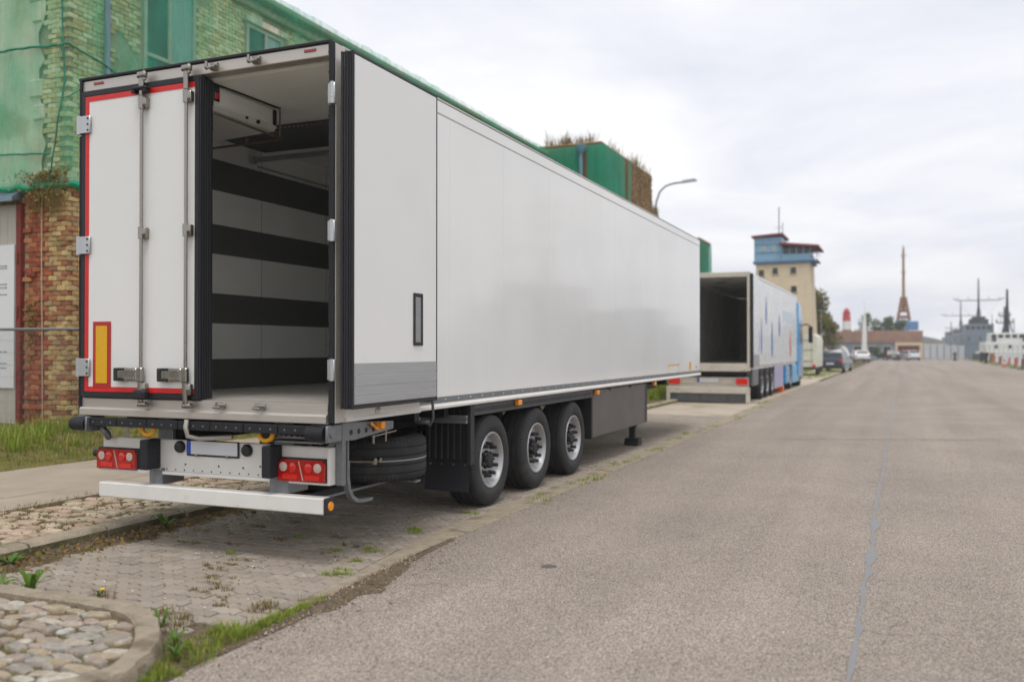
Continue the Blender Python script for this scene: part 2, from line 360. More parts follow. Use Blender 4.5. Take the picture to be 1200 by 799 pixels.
# sealed longitudinal seam and a patch joint
seal = M('seam_bitumen', lin(124, 123, 125), rough=0.6, var=0.12, scale=20, bump=0.2)
m = MB(); L_ = []; R_ = []
y = -7.0
while y < 120:
    wv = 0.018 + 0.02 * max(0, fbm(y * 0.9, 2.0)) + 0.03 * max(0, fbm(y * 3.3, 8.0)) + (0.055 * math.exp(-((y - 3.3) / 0.25) ** 2)) + (0.05 * math.exp(-((y - 1.9) / 0.2) ** 2))
    cx = 3.71 + 0.022 * fbm(y * 1.7, 4.0) + 0.02 * fbm(y * 0.3, 1.0)
    wv *= 0.3 + 0.6 * min(1, max(0, fbm(y * 2.1, 22.0) + 0.6))
    L_.append((cx - wv, y)); R_.append((cx + wv, y)); y += 0.06 if y < 12 else 0.6
vs = [(x, y, road_z(x) + 0.0035) for x, y in L_] + [(x, y, road_z(x) + 0.0035) for x, y in R_]; n_ = len(L_)
m.add(vs, [(i, n_ + i, n_ + i + 1, i + 1) for i in range(n_ - 1)]); m.build('road_seam', seal, road)
m = MB(); joint = M('patch_joint', lin(134, 122, 116), rough=0.85, var=0.2, scale=9)
pts = [(1.9 + i * 0.1, 11.5 + 0.29 * (i * 0.1) + 0.03 * fbm(i * 0.3, 3.3)) for i in range(38)]
vs = [(x, y - 0.035, road_z(x) + 0.0035) for x, y in pts] + [(x, y + 0.035, road_z(x) + 0.0035) for x, y in pts]; n_ = len(pts)
m.add(vs, [(i, i + 1, n_ + i + 1, n_ + i) for i in range(n_ - 1)]); m.build('road_patch_joint', joint, road)
dk = M('dark_spot', lin(88, 83, 82), rough=0.6, var=0.1)
m = MB().lathe([(0.06, 0.0), (0.058, 0.004), (0, 0.005)], (1.48, 0.68, road_z(1.48)), n=20); o = m.build('valve_cover', dk); tag(o, 'small dark round valve cover flush in the asphalt', 'cover')

# lay-by paved with zigzag concrete blocks
PX0 = -2.47
bed = MB(); vs = []; fs = []
ysb = [-1.6 + i * 0.4 for i in range(60)] + [23 + i * 3 for i in range(18)]
STRIP_W = 0.17
def strip_in(y): return edge_x(y) - (0.14 if y < -0.3 else 0.14 + min(0.14, (y + 0.3) * 0.08))
for i, y in enumerate(ysb): vs += [(PX0 - 0.16, y, -0.016), (strip_in(y) + 0.02, y, -0.016)]
fs = [(2 * i, 2 * i + 1, 2 * i + 3, 2 * i + 2) for i in range(len(ysb) - 1)]
layby = structure(bed.add(vs, fs).build('layby_pavement', bed_m))
PL, PH, ZA = 0.214, 0.108, 0.011
def paver_poly(x0, x1, h, gap=0.0048):
    xs = sorted({x0 + gap, x1 - gap} | {k * PL / 4 for k in range(-80, 80) if x0 + gap < k * PL / 4 < x1 - gap})
    zig = lambda x: ZA * (1 - 4 * abs(((x / (PL / 2)) % 1) - 0.5))
    return [(x, -h / 2 + gap + zig(x)) for x in xs] + [(x, h / 2 - gap + zig(x)) for x in reversed(xs)]
def paver_geo(poly, z0, z1, c=0.006, inset=0.008):
    n = len(poly); cx = sum(p[0] for p in poly) / n; cy = sum(p[1] for p in poly) / n
    top = []
    for x, y in poly:
        dx, dy = cx - x, cy - y; top.append((x + math.copysign(min(abs(dx), inset), dx), y + math.copysign(min(abs(dy), inset), dy)))
    vs = [(x, y, z0) for x, y in poly] + [(x, y, z1 - c) for x, y in poly] + [(x, y, z1) for x, y in top]
    fs = [(i, (i + 1) % n, n + (i + 1) % n, n + i) for i in range(n)] + [(n + i, n + (i + 1) % n, 2 * n + (i + 1) % n, 2 * n + i) for i in range(n)] + [tuple(range(2 * n, 3 * n))]
    return vs, fs
full = [MB() for _ in range(2)]
pm = []
for k in range(2):
    mb = MB(); mb.add(*paver_geo(paver_poly(0, PL, PH), -0.05, 0.0)); pm.append(mb.mesh('paver', paver_m))
# the raised cobbled nose of the pavement by the road (outer kerb line)
NOSE = [(-6.0, -1.50), (-1.6, -1.555), (-0.95, -1.545), (-0.67, -1.55), (-0.36, -1.585), (-0.16, -1.66), (0.0, -1.77), (0.13, -1.885), (0.245, -2.01), (0.34, -2.14), (0.42, -2.29), (0.475, -2.42), (0.485, -2.54), (0.44, -2.68), (0.34, -2.86), (0.2, -3.1), (0.0, -3.42), (-0.4, -4.0), (-1.2, -5.2)]
def inside(poly, x, y):
    c = False; n = len(poly)
    for i in range(n):
        x1, y1 = poly[i]; x2, y2 = poly[(i + 1) % n]
        if (y1 > y) != (y2 > y) and x < (x2 - x1) * (y - y1) / (y2 - y1) + x1: c = not c
    return c
NPOLY = NOSE + [(-6, -5.2)]
row = 0; y = -1.62; cnt = 0; rest = MB()
while y < 17.0:
    x = PX0 - (PL / 2 if row % 2 else 0) + 0.0
    lim = strip_in(y)
    while x < lim - 0.03:
        x1 = min(x + PL, lim); xa = max(x, PX0)
        cx, cy = (xa + x1) / 2, y
        skip = x1 - xa < 0.03 or inside(NPOLY, cx, cy - 0.03) or (cx > 0.05 and cy < -1.5)
        if not skip:
            dz = 0.0035 * fbm(cx * 1.2, cy * 1.2) + rnd(-0.003, 0.003) + 0.01 * fbm(cx * 0.5 + 3, cy * 0.35)
            if abs((x1 - xa) - PL) < 1e-6 and cnt < 300 and cx > -2.5:
                o = obj('paver', pm[row % 2], layby); o.location = (x, y, dz); o.rotation_euler = (rnd(-0.01, 0.01), rnd(-0.008, 0.008), rnd(-0.008, 0.008)); cnt += 1
            else:
                ph = paver_poly(xa - x, x1 - x, PH); vs, fs = paver_geo(ph, -0.05, 0.0); rest.add([(a + x, b + y, c + dz) for a, b, c in vs], fs)
        x += PL
    y += PH; row += 1
stuff(rest.build('paver_field', paver_m, layby))
# farther paving: only the colour can be told apart
far_p = M('far_paving', lin(176, 163, 147), rough=0.9, var=0.14, scale=1.2, bump=0.3, bscale=40, spots=(0.9, 0.55, lin(132, 120, 96), 0.6))
m = MB(); yy = [17.0 + i * 2 for i in range(30)]
m.add([p for y in yy for p in ((PX0 - 0.1, y, 0.0), (strip_in(y), y, 0.0))], [(2 * i, 2 * i + 1, 2 * i + 3, 2 * i + 2) for i in range(29)]).build('far_paving', far_p, layby)
# edge strip of long flush kerb stones between the blocks and the asphalt
kerb = structure(MB().box(0.05, 0.2, 2, 60, -0.09, -0.03).build('kerb', conc))
y = -1.0; k = 0
while y < 44:
    L = 1.0 if y < 20 else 3.0
    if y + L > -1.0:
        a0, a1 = strip_in(y) + 0.008, strip_in(y + L) + 0.008; b0, b1 = edge_x(y) + 0.004, edge_x(y + L) + 0.004
        t0 = rnd(-0.004, 0.006)
        poly = [(a0, y + 0.006), (b0, y + 0.006), (b1, y + L - 0.006), (a1, y + L - 0.006)]
        vs, fs = paver_geo(poly, -0.08, 0.008 + t0, 0.008, 0.01)
        MB().add(vs, fs).build('kerb_stone', conc, kerb)
    y += L; k += 1

soil_nose = MB().grid(lambda u, v: (-0.6 + 1.5 * u, -5 + 3.9 * v, -0.008 + 0.006 * fbm(u * 6, v * 12)), 20, 40).build('nose_soil', soil_m, layby, smooth=180)
# raised strip on the far side: kerb, worn field-stone strip, sandy path
kerb2 = structure(MB().box(-2.64, -2.6, -3, 60, -0.09, 0.02).build('kerb_behind_layby', conc))
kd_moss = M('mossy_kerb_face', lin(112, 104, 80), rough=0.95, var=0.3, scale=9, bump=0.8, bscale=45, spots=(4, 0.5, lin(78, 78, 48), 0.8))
kd = M('old_kerb', lin(160, 148, 128), rough=0.92, var=0.25, scale=6, bump=0.8, bscale=45, spots=(3, 0.5, lin(96, 92, 66), 0.8))
y = -3.0
while y < 40:
    L = rnd(0.7, 1.0); mb = MB(); nseg = 7
    jx = rnd(-0.015, 0.015)
    def prof(t): 
        e = 0.018 * fbm((y + t * L) * 4.0, 9.0); return [(-2.68, -0.09), (-2.465 + jx + e, -0.09), (-2.475 + jx + e * 1.3, 0.07 + 0.5 * e), (-2.505 + jx + e, 0.098 + 0.4 * e), (-2.66, 0.105)]
    vs = []; fs = []
    for i in range(nseg + 1):
        for px, pz in prof(i / nseg): vs.append((px, y + 0.012 + (L - 0.024) * i / nseg, pz))
    for i in range(nseg):
        for q in (2, 3): a = i * 5 + q; fs.append((a, a + 1, a + 6, a + 5))
    fs += [(4, 3, 2, 1, 0), tuple(range(nseg * 5, nseg * 5 + 5))]
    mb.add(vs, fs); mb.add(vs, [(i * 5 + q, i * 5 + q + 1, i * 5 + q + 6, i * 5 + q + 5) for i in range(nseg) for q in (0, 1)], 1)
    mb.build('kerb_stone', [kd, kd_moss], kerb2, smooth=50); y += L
strip_bed = M('strip_earth', lin(108, 96, 72), rough=0.95, var=0.3, scale=9, bump=0.8, bscale=50, spots=(2.5, 0.52, lin(92, 92, 48), 0.8), spec=0.1)
strip = structure(MB().grid(lambda u, v: (-4.1 + 1.44 * u, -4 + 44 * v, 0.06 + 0.012 * fbm(u * 6, v * 60)), 10, 120).build('cobble_strip', strip_bed, smooth=180))
def cobble_mesh(seed, flat=0.4):
    rs = random.Random(seed); n = 11; vs = []; fs = []
    base = [(1 + rs.uniform(-0.2, 0.14)) for _ in range(n)]
    prof = [(1.04, -0.6), (1.03, 0.2), (0.99, 0.62), (0.9, 0.86), (0.6, 0.97), (0.25, 1.0)]
    for r, z in prof:
        for i in range(n):
            a = 2 * math.pi * i / n; q = base[i] * r
            # squarish outline
            sq = 1 / max(abs(math.cos(a)), abs(math.sin(a))); q *= 0.42 + 0.6 * min(sq, 1.3)
            vs.append((q * math.cos(a) * 0.5, q * math.sin(a) * 0.5, z * flat + rs.uniform(-0.02, 0.02)))
    for k in range(len(prof) - 1):
        for i in range(n): j = (i + 1) % n; fs.append((k * n + i, k * n + j, (k + 1) * n + j, (k + 1) * n + i))
    fs.append(tuple(range((len(prof) - 1) * n, len(prof) * n)))
    vs = [(x + 0.075 * fbm(x * 4 + seed, y * 4, z * 3), y + 0.075 * fbm(x * 4, y * 4 + seed, z * 3 + 5), z + (0.06 * fbm(x * 5 + seed, y * 5, 2) if z > 0 else 0)) for x, y, z in vs]
    mb = MB().add(vs, fs); return mb
cob = [cobble_mesh(s) for s in range(14)]
cob_me = [c.mesh('cobblestone', cobble_m, smooth=26) for c in cob]
strip_cob_m = Mpieces('strip_cobble', [lin(172, 158, 136), lin(188, 174, 152), lin(180, 156, 138), lin(162, 148, 126)], bump=0.7, bscale=60, moss=lin(136, 122, 88), var=0.5, mscale=5, mthr=0.5)
cob_me2 = [c.mesh('cobblestone', strip_cob_m, smooth=55) for c in cob]
def lay_cobbles(parent, spots, restname, limit=300, z=0.05, mes=None, fmat=None, hz=0.1):
    rest = MB()
    for i, (x, y, sx, sy, rz) in enumerate(spots):
        k = random.randrange(14)
        if i < limit:
            o = obj('cobblestone', mes[k], parent); o.location = (x, y, z + rnd(-0.012, 0.008)); o.scale = (sx, sy, hz + rnd(-0.015, 0.02)); o.rotation_euler = (rnd(-0.08, 0.08), rnd(-0.08, 0.08), rz)
        else:
            c, s_ = math.cos(rz), math.sin(rz); zz = z + rnd(-0.01, 0.01)
            rest.add([(x + (vx * sx * c - vy * sy * s_), y + (vx * sx * s_ + vy * sy * c), zz + vz * hz) for vx, vy, vz in cob[k].v], cob[k].f)
    if rest.v: stuff(rest.build(restname, fmat, parent, smooth=55))
spots = []; y = -1.6; r_ = 0
while y < 18:
    h = rnd(0.13, 0.2); x = -2.72 - rnd(0, 0.1)
    while x > -4.05:
        wd = rnd(0.15, 0.34)
        spots.append((x - wd / 2, y + h / 2 + rnd(-0.02, 0.02), wd * rnd(0.8, 0.93), h * rnd(0.72, 0.95), rnd(-0.25, 0.25))); x -= wd
    y += h
lay_cobbles(strip, spots, 'cobblestone_field', 300, 0.046, cob_me2, strip_cob_m, 0.09)
path_m = M('path_concrete', lin(160, 148, 133), rough=0.9, var=0.12, scale=1.5, bump=0.3, bscale=70, spots=(1.3, 0.55, lin(152, 138, 116), 0.6), spec=0.2)
path = structure(MB().grid(lambda u, v: (-6.6 + 2.55 * u, -12 + 62 * v, 0.085 + 0.006 * fbm(u * 2, v * 40)), 4, 80).build('footpath', bed_m, smooth=180))
slab = MB().box(0, 0.63, 0, 0.98, -0.05, 0.0, 0.004).mesh('paving_slab', path_m)
for i in range(4):
    for j in range(18):
        o = obj('paving_slab', slab, path); o.location = (-6.58 + i * 0.635, -6 + j * 0.985 + (0.45 if i % 2 else 0), 0.1 + rnd(-0.004, 0.004)); o.rotation_euler = (rnd(-0.004, 0.004), rnd(-0.004, 0.004), 0)
lawn_m = M('lawn_soil', lin(92, 96, 52), rough=0.95, var=0.35, scale=2, bump=0.8, bscale=30, col2=lin(120, 108, 66), spec=0.1)
def lawn_z(x, y): return 0.10 + 0.26 * min(1, max(0, (-6.7 - x) / 1.6)) + 0.03 * fbm(x * 0.9, y * 0.9)
lawn = structure(MB().grid(lambda u, v: (-13.5 + 6.95 * u, -12 + 100 * v, lawn_z(-13.5 + 6.95 * u, -12 + 100 * v)), 24, 160).build('verge_ground', lawn_m, smooth=180))

# cobbled nose with its curved kerb
def smooth_line(P_, k=4):
    out_ = []
    for i in range(len(P_) - 1):
        p0 = P_[max(0, i - 1)]; p1 = P_[i]; p2 = P_[i + 1]; p3 = P_[min(len(P_) - 1, i + 2)]
        for s in range(k):
            t = s / k
            out_.append(tuple(0.5 * ((2 * p1[c]) + (-p0[c] + p2[c]) * t + (2 * p0[c] - 5 * p1[c] + 4 * p2[c] - p3[c]) * t * t + (-p0[c] + 3 * p1[c] - 3 * p2[c] + p3[c]) * t ** 3) for c in (0, 1)))
    return out_ + [P_[-1]]
NL = smooth_line(NOSE)
island = structure(MB().add([(x, y, 0.062) for x, y in NOSE] + [(-6, -5.2, 0.062)], [tuple(range(len(NOSE), -1, -1))]).build('pavement_nose', strip_bed))
def normal_at(i):
    a = NL[max(0, i - 1)]; b = NL[min(len(NL) - 1, i + 1)]; t = Vector((b[0] - a[0], b[1] - a[1])).normalized(); return Vector((-t.y, t.x))
nkerb = structure(MB().box(-5.9, -5.85, -1.6, -1.55, -0.05, 0.05).build('curved_kerb', conc))
KW = 0.135
segs = []
i = 4
while i < len(NL) - 5:
    acc = 0; j = i
    while acc < 0.72 and j < len(NL) - 5: acc += math.dist(NL[j], NL[j + 1]); j += 1
    segs.append((i, j)); i = j
for a, b in segs:
    pts = []
    for k in range(a, b + 1):
        p = Vector(NL[k]); nn = normal_at(k); t = 0.0
        sub = [p]
        if k < b:
            q = Vector(NL[k + 1]); nsub = max(1, int((q - p).length / 0.06)); sub = [p + (q - p) * (s / nsub) for s in range(nsub)]
        for s in sub: pts.append((s, nn))
    vs = []; fs = []
    for idx, (p, nn) in enumerate(pts):
        e = 0.014 * fbm(p.x * 9, p.y * 9) - (0.02 if fbm(p.x * 5 + 4, p.y * 5) > 0.35 else 0); ez = 0.011 * fbm(p.x * 5, p.y * 5 + 7)
        inn = p - nn * KW
        for off, z in ((0.012, -0.08), (0.004 + e, 0.075 + ez + e * 0.5), (-0.006 + e, 0.1 + ez), (-KW + 0.015, 0.104 + ez * 0.5), (-KW, 0.09), (-KW, 0.0)):
            q = p + nn * off; vs.append((q.x, q.y, z))
    n_ = len(pts)
    for idx in range(n_ - 1):
        for q in range(5): c = idx * 6 + q; fs.append((c, c + 6, c + 7, c + 1))
    fs += [tuple(range(6)), tuple(range((n_ - 1) * 6 + 5, (n_ - 1) * 6 - 1, -1))]
    MB().add(vs, fs).build('kerb_stone', conc, nkerb, smooth=25)
spots = []; y = -1.62
inner = [(Vector(NL[k]) - normal_at(k) * (KW + 0.035)) for k in range(len(NL))]
IP = [(p.x, p.y) for p in inner] + [(-6, -5.2)]
yy = -1.74; r_ = 0
while yy > -3.9:
    h = rnd(0.075, 0.115); x = 0.5 - rnd(0, 0.12)
    while x > -2.6:
        wd = rnd(0.1, 0.22)
        cx, cy = x - wd / 2, yy - h / 2 + rnd(-0.02, 0.02)
        if inside(IP, cx, cy): spots.append((cx, cy, wd * rnd(0.84, 0.95), h * rnd(0.82, 0.98), rnd(-0.35, 0.35)))
        x -= wd
    yy -= h
lay_cobbles(island, spots, 'cobblestone_field', 300, 0.066, cob_me, cobble_m, 0.05)
# soil drifted along the joint between blocks and asphalt
m = MB(); c0 = []
for i in range(61):
    t = i / 60; y = -1.9 + 3.2 * t; wv = (0.04 + 0.2 * math.exp(-((y + 0.35) / 0.75) ** 2)) * (1 + 0.35 * fbm(y * 4, 3)) * (1 if y > -1.6 else 0.7)
    c0.append((edge_x(y) - 0.012, edge_x(y) + max(0.015, wv), y))
def soil_at(u, v):
    k = min(59, int(v * 60)); f = v * 60 - k; a = c0[k]; b = c0[k + 1]; x0 = a[0] + (b[0] - a[0]) * f; x1 = a[1] + (b[1] - a[1]) * f; y = a[2] + (b[2] - a[2]) * f
    return (x0 + (x1 - x0) * u, y, 0.0045 + 0.016 * math.sin(math.pi * min(1, u * 1.02)) * (0.6 + 0.6 * abs(fbm(u * 6, y * 7))))
gvl = MB()
for i in range(900):
    y = random.gauss(-0.3, 0.8); x = edge_x(y) + abs(random.gauss(0, 0.16)) - 0.02; s_ = rnd(0.003, 0.011); z = 0.012 if x < edge_x(y) + 0.1 else 0.006
    gvl.add([(x - s_, y - s_ * 0.6, z), (x + s_, y - s_ * 0.7, z), (x + s_ * 0.2, y + s_, z), (x, y, z + s_)], [(0, 1, 3), (1, 2, 3), (2, 0, 3)])
for i in range(1400):
    y = rnd(-4.5, 9); x = edge_x(y) + rnd(0, 1) ** 1.6 * 6; s_ = rnd(0.002, 0.006); z = road_z(x) + 0.001
    gvl.add([(x - s_, y - s_ * 0.6, z), (x + s_, y - s_ * 0.7, z), (x + s_ * 0.2, y + s_, z), (x, y, z + s_)], [(0, 1, 3), (1, 2, 3), (2, 0, 3)])
stuff(gvl.build('loose_grit', Mpieces('grit', [lin(120, 108, 96), lin(176, 164, 150), lin(90, 82, 76), lin(150, 134, 116)], bump=0.2)), 'loose grit scattered over the asphalt and its edge')
stuff(m.grid(soil_at, 10, 180).build('drifted_soil', soil_m, smooth=180), 'dark damp soil drifted along the edge of the asphalt')
m = MB()
for i in range(64):
    y = -3 + i * 0.3
def moss_at(u, v):
    y = -2.2 + 16 * v; wv = 0.3 + 0.2 * fbm(y * 1.7, 5); return (-2.475 + wv * u, y, 0.004 + 0.02 * (1 - u) * (0.5 + abs(fbm(u * 5, y * 5))) - 0.008 * u)
stuff(m.grid(moss_at, 6, 200).build('gutter_dirt', soil_m, smooth=180), 'dark soil and moss lying along the old kerb')
# ================================================================== refrigerated semi-trailer
white_gl = M('trailer_white_panel', lin(231, 231, 229), rough=0.15, var=0.02, scale=0.9, coat=0.3, spec=0.45, rvar=0.03, spots=(0.7, 0.5, lin(218, 217, 213), 0.2))
white_door = M('door_white', lin(228, 228, 226), rough=0.4, var=0.02, scale=2, rvar=0.08, spots=(1.6, 0.55, lin(220, 219, 215), 0.2))
white_in = M('lining_white', lin(242, 243, 239), rough=0.5, var=0.03, scale=3)
white_pt = M('white_paint', lin(224, 222, 217), rough=0.4, var=0.03, scale=5, spots=(6, 0.62, lin(170, 160, 145), 0.35))
steel = M('stainless', lin(192, 186, 178), rough=0.4, metal=0.6, var=0.06, scale=9, stretch=(0.6, 6, 14))
alu = M('aluminium', lin(186, 188, 190), rough=0.34, metal=0.7, var=0.08, scale=6, stretch=(2, 0.35, 26))
chrome = M('polished_steel', lin(150, 145, 138), rough=0.22, metal=0.95, var=0.05, scale=8)
galv = M('galvanised', lin(128, 131, 134), rough=0.5, metal=0.6, var=0.16, scale=24, spots=(9, 0.6, lin(120, 116, 110), 0.5))
rub = M('black_rubber', lin(34, 35, 40), rough=0.62, var=0.14, scale=14, spec=0.35)
gask = M('door_gasket', lin(34, 35, 40), rough=0.5, var=0.08, scale=10, spec=0.4)
blk = M('black_plastic', lin(36, 36, 39), rough=0.55, var=0.15, scale=12, bump=0.1)
blkm = M('black_chassis', lin(34, 33, 34), rough=0.6, var=0.3, scale=7, spots=(5, 0.58, lin(70, 62, 54), 0.5))
dkgrey = M('dark_grey_skirt', lin(80, 74, 73), rough=0.42, var=0.04, scale=1.5, coat=0.15)
red_t = M('red_reflective_tape', lin(214, 26, 26), rough=0.35, var=0.1, scale=30, bump=0.15, bscale=160)
red_b = M('red_border', lin(176, 34, 28), rough=0.4, var=0.06)
yel = M('yellow_reflector', lin(222, 168, 8), rough=0.35, var=0.06, scale=40)
orange = M('orange_lens', lin(246, 150, 10), rough=0.2, var=0.05, coat=0.5)
yhook = M('yellow_hook', lin(228, 160, 20), rough=0.45, var=0.1)
redlens = M('red_lens', lin(178, 14, 12), rough=0.14, var=0.15, scale=40, coat=0.6)
redlens2 = M('red_lens_bright', lin(222, 34, 26), rough=0.1, var=0.2, scale=60, coat=0.6)
clearl = M('clear_lens', lin(206, 184, 174), rough=0.06, var=0.25, scale=60, coat=0.5)
blue = M('plate_blue', lin(26, 72, 190), rough=0.4, var=0.03)
plate_w = M('plate_white', lin(212, 214, 218), rough=0.4, var=0.02)
scuff = M('scuff_band', lin(98, 98, 95), rough=0.5, var=0.06, scale=4)
floor_m = M('load_floor', lin(196, 192, 184), rough=0.55, metal=0.2, var=0.12, scale=5, stretch=(6, 0.6, 6))
tyre_m = M('tyre_rubber', lin(54, 54, 55), rough=0.72, var=0.2, scale=9, bump=0.12, bscale=90, spec=0.3, spots=(5, 0.58, lin(88, 83, 76), 0.45))
rim_m = M('wheel_rim', lin(176, 177, 179), rough=0.4, metal=0.55, var=0.06, scale=14)
hub_m = M('hub_dark', lin(40, 39, 40), rough=0.5, metal=0.3, var=0.3, scale=25)

T1 = thing('refrigerated_trailer', 'large white refrigerated semi-trailer with one rear door open, parked along the road', 'semi-trailer', (-1.3, 6.8, 0))
LEN, TOP, WD = 13.62, 4.0, 2.6
ZF = 1.245          # load floor
# --- insulated box
b = MB()
b.box(-2.56, -0.04, 13.5, 13.6, 1.14, 3.97, 0.01)                 # front wall
b.build('front_wall', white_door, T1)
roof = MB().box(-2.585, -0.015, 0.03, 13.6, 3.9, 3.978, 0.012).build('roof', white_door, T1)
core = MB()
core.box(-0.06, -0.012, 0.1, 13.6, 1.2, 3.92).box(-2.588, -2.54, 0.1, 13.6, 1.14, 3.92, 0.004)
core.build('side_wall', white_door, T1)
# right flank: glued panels with hairline joints
ends = [0.115, 1.92, 3.19, 4.6, 6.0, 7.4, 8.8, 10.2, 11.6, 13.58]
for a, c in zip(ends, ends[1:]):
    MB().box(-0.014, 0.0, a + 0.0012, c - 0.0012, 1.215, 3.845, 0.0012).build('side_panel', white_gl, T1)
rail = MB().box(-0.03, 0.004, 0.1, 13.61, 3.852, 3.972, 0.006).build('top_rail', white_gl, T1)
MB().box(-0.03, 0.0065, 0.1, 13.61, 3.974, 3.992, 0.003).build('roof_edge_strip', steel, T1)
MB().box(-0.03, 0.001, 13.58, 13.625, 1.14, 3.99, 0.006).build('front_corner_post', alu, T1)
br = MB().box(-0.05, 0.008, 1.3, 13.62, 1.163, 1.213, 0.002).build('bottom_rail', galv, T1)
pr = [(-0.08, 1.108), (0.016, 1.108), (0.022, 1.118), (0.022, 1.136), (0.012, 1.148), (0.012, 1.160), (-0.08, 1.160)]
MB().prism(pr, 'y', 1.3, 13.62).build('rail_lip', white_pt, br)
rv = MB()
for i in range(45): rv.lathe([(0.011, 0), (0.0095, 0.004), (0, 0.006)], (0.008, 1.55 + i * 0.27, 1.188), 'x', 8)
rv.build('rail_rivets', steel, br, smooth=60)
# hairline marks of glue lines, faint decals near the front
MB().box(-0.001, 0.0012, 12.52, 12.74, 1.24, 1.40, 0).build('yellow_marker_strip', yel, T1)
d_ = MB()
for a in ((10.75, 10.775, 1.22, 1.375), (11.6, 11.625, 1.22, 1.375), (10.75, 11.625, 1.35, 1.375)): d_.box(-0.001, 0.0012, *a)
d_.build('yellow_outline_decal', yel, T1)
MB().box(-0.001, 0.0012, 13.2, 13.3, 1.26, 1.31).build('red_square_decal', red_b, T1)
# floor and lining
MB().box(-2.54, -0.06, 0.05, 13.5, 1.17, ZF, 0).build('load_floor', floor_m, T1)
fl = MB()
for i in range(40): fl.box(-2.5 + i * 0.061, -2.5 + i * 0.061 + 0.03, 0.1, 13.4, ZF, ZF + 0.003)
fl.build('floor_ribs', floor_m, T1)
lin_w = MB().box(-2.538, -2.5, 0.1, 13.45, ZF + 0.004, 3.862).box(-0.1, -0.062, 0.1, 13.45, ZF + 0.004, 3.862)
lin_w.build('lining', white_in, T1)
MB().box(-2.5, -0.1, 0.1, 13.45, 3.865, 3.898).build('ceiling_lining', white_in, T1)
MB().box(-2.5, -0.1, 13.44, 13.498, ZF, 3.862).build('bulkhead_lining', white_in, T1)
for z0, z1 in ((3.285, 3.60), (2.635, 2.935), (1.925, 2.23), (1.252, 1.56)):
    MB().box(-2.5, -2.492, 0.12, 13.43, z0, z1, 0.001).build('scuff_band', scuff, T1)
sj = MB()
for y in (1.05, 2.28, 3.5, 4.72, 5.94, 7.2, 8.4, 9.6): sj.box(-2.5, -2.4985, y, y + 0.006, ZF, 3.86)
sj.build('lining_joint', M('joint_grey', lin(150, 150, 146), rough=0.6), T1)
# remote evaporator under the ceiling, with its guard
ev = MB().prism([(-2.3, 3.864), (-1.3, 3.864), (-1.285, 3.84), (-1.285, 3.68), (-1.31, 3.645), (-2.3, 3.60)], 'y', 0.14, 0.965).build('evaporator_unit', M('evaporator_white', lin(214, 212, 206), rough=0.5, var=0.05, scale=8), T1)
e2 = MB().box(-1.286, -1.279, 0.2, 0.9, 3.69, 3.83, 0.004).box(-1.286, -1.277, 0.3, 0.78, 3.705, 3.76, 0.004)
e2.build('evaporator_cover', white_pt, ev)
e3 = MB().box(-1.284, -1.27, 0.13, 0.2, 3.72, 3.85, 0.006).box(-1.284, -1.272, 0.905, 0.955, 3.69, 3.83, 0.006); e3.cyl((-1.285, 0.7, 3.67), (-1.27, 0.7, 3.67), 0.018, n=10).cyl((-1.285, 0.55, 3.672), (-1.272, 0.55, 3.672), 0.012, n=10)
e3.tube([(-1.28, 0.1, 3.858), (-1.27, 0.5, 3.858), (-1.27, 0.98, 3.858)], 0.008, 6)
e3.build('evaporator_fittings', blk, ev)
fo = MB().lathe([(0.16, 0), (0.16, -0.02), (0.13, -0.02), (0.13, 0.02), (0, 0.02)], (-1.75, 0.42, 3.615), 'z', 24); fo.build('fan_opening', blk, ev, smooth=40)
MB().box(-1.27, -1.262, 0.135, 0.19, 3.73, 3.79, 0.004).build('evaporator_lamp', redlens, ev)
rp_ = M('worn_pipe', lin(130, 116, 104), rough=0.45, metal=0.5, var=0.2, scale=20)
MB().tube([(-1.24, 0.1, 3.6), (-1.24, 0.98, 3.575), (-1.26, 1.0, 3.575), (-2.2, 1.0, 3.56)], 0.012).tube([(-1.25, 0.97, 3.58), (-1.25, 0.97, 3.86)], 0.008).tube([(-1.65, 1.0, 3.57), (-1.65, 1.0, 3.62)], 0.016).build('guard_bar', rp_, ev, smooth=60)
# dark grey slab close under the ceiling, cross beam and wall track
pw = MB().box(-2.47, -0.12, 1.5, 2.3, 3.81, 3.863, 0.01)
pwo = pw.build('ceiling_slab', M('ceiling_slab_dark', lin(84, 84, 82), rough=0.6, var=0.2, scale=6), T1)
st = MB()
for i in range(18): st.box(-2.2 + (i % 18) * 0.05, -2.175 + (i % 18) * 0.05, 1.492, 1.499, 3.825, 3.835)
st.build('slab_slots', M('slot_light', lin(150, 150, 145)), pwo)
cb_ = MB().box(-2.498, -0.102, 2.07, 2.11, 3.665, 3.715, 0.006)
for x in (-2.44, -0.16): cb_.cyl((x, 2.066, 3.69), (x, 2.06, 3.69), 0.012)
cb_.box(-2.49, -2.43, 2.05, 2.13, 3.652, 3.728, 0.006)
cb_.build('load_beam', alu, T1)
MB().box(-2.5, -2.488, 2.2, 13.4, 3.635, 3.655, 0.003).build('wall_track', alu, T1)
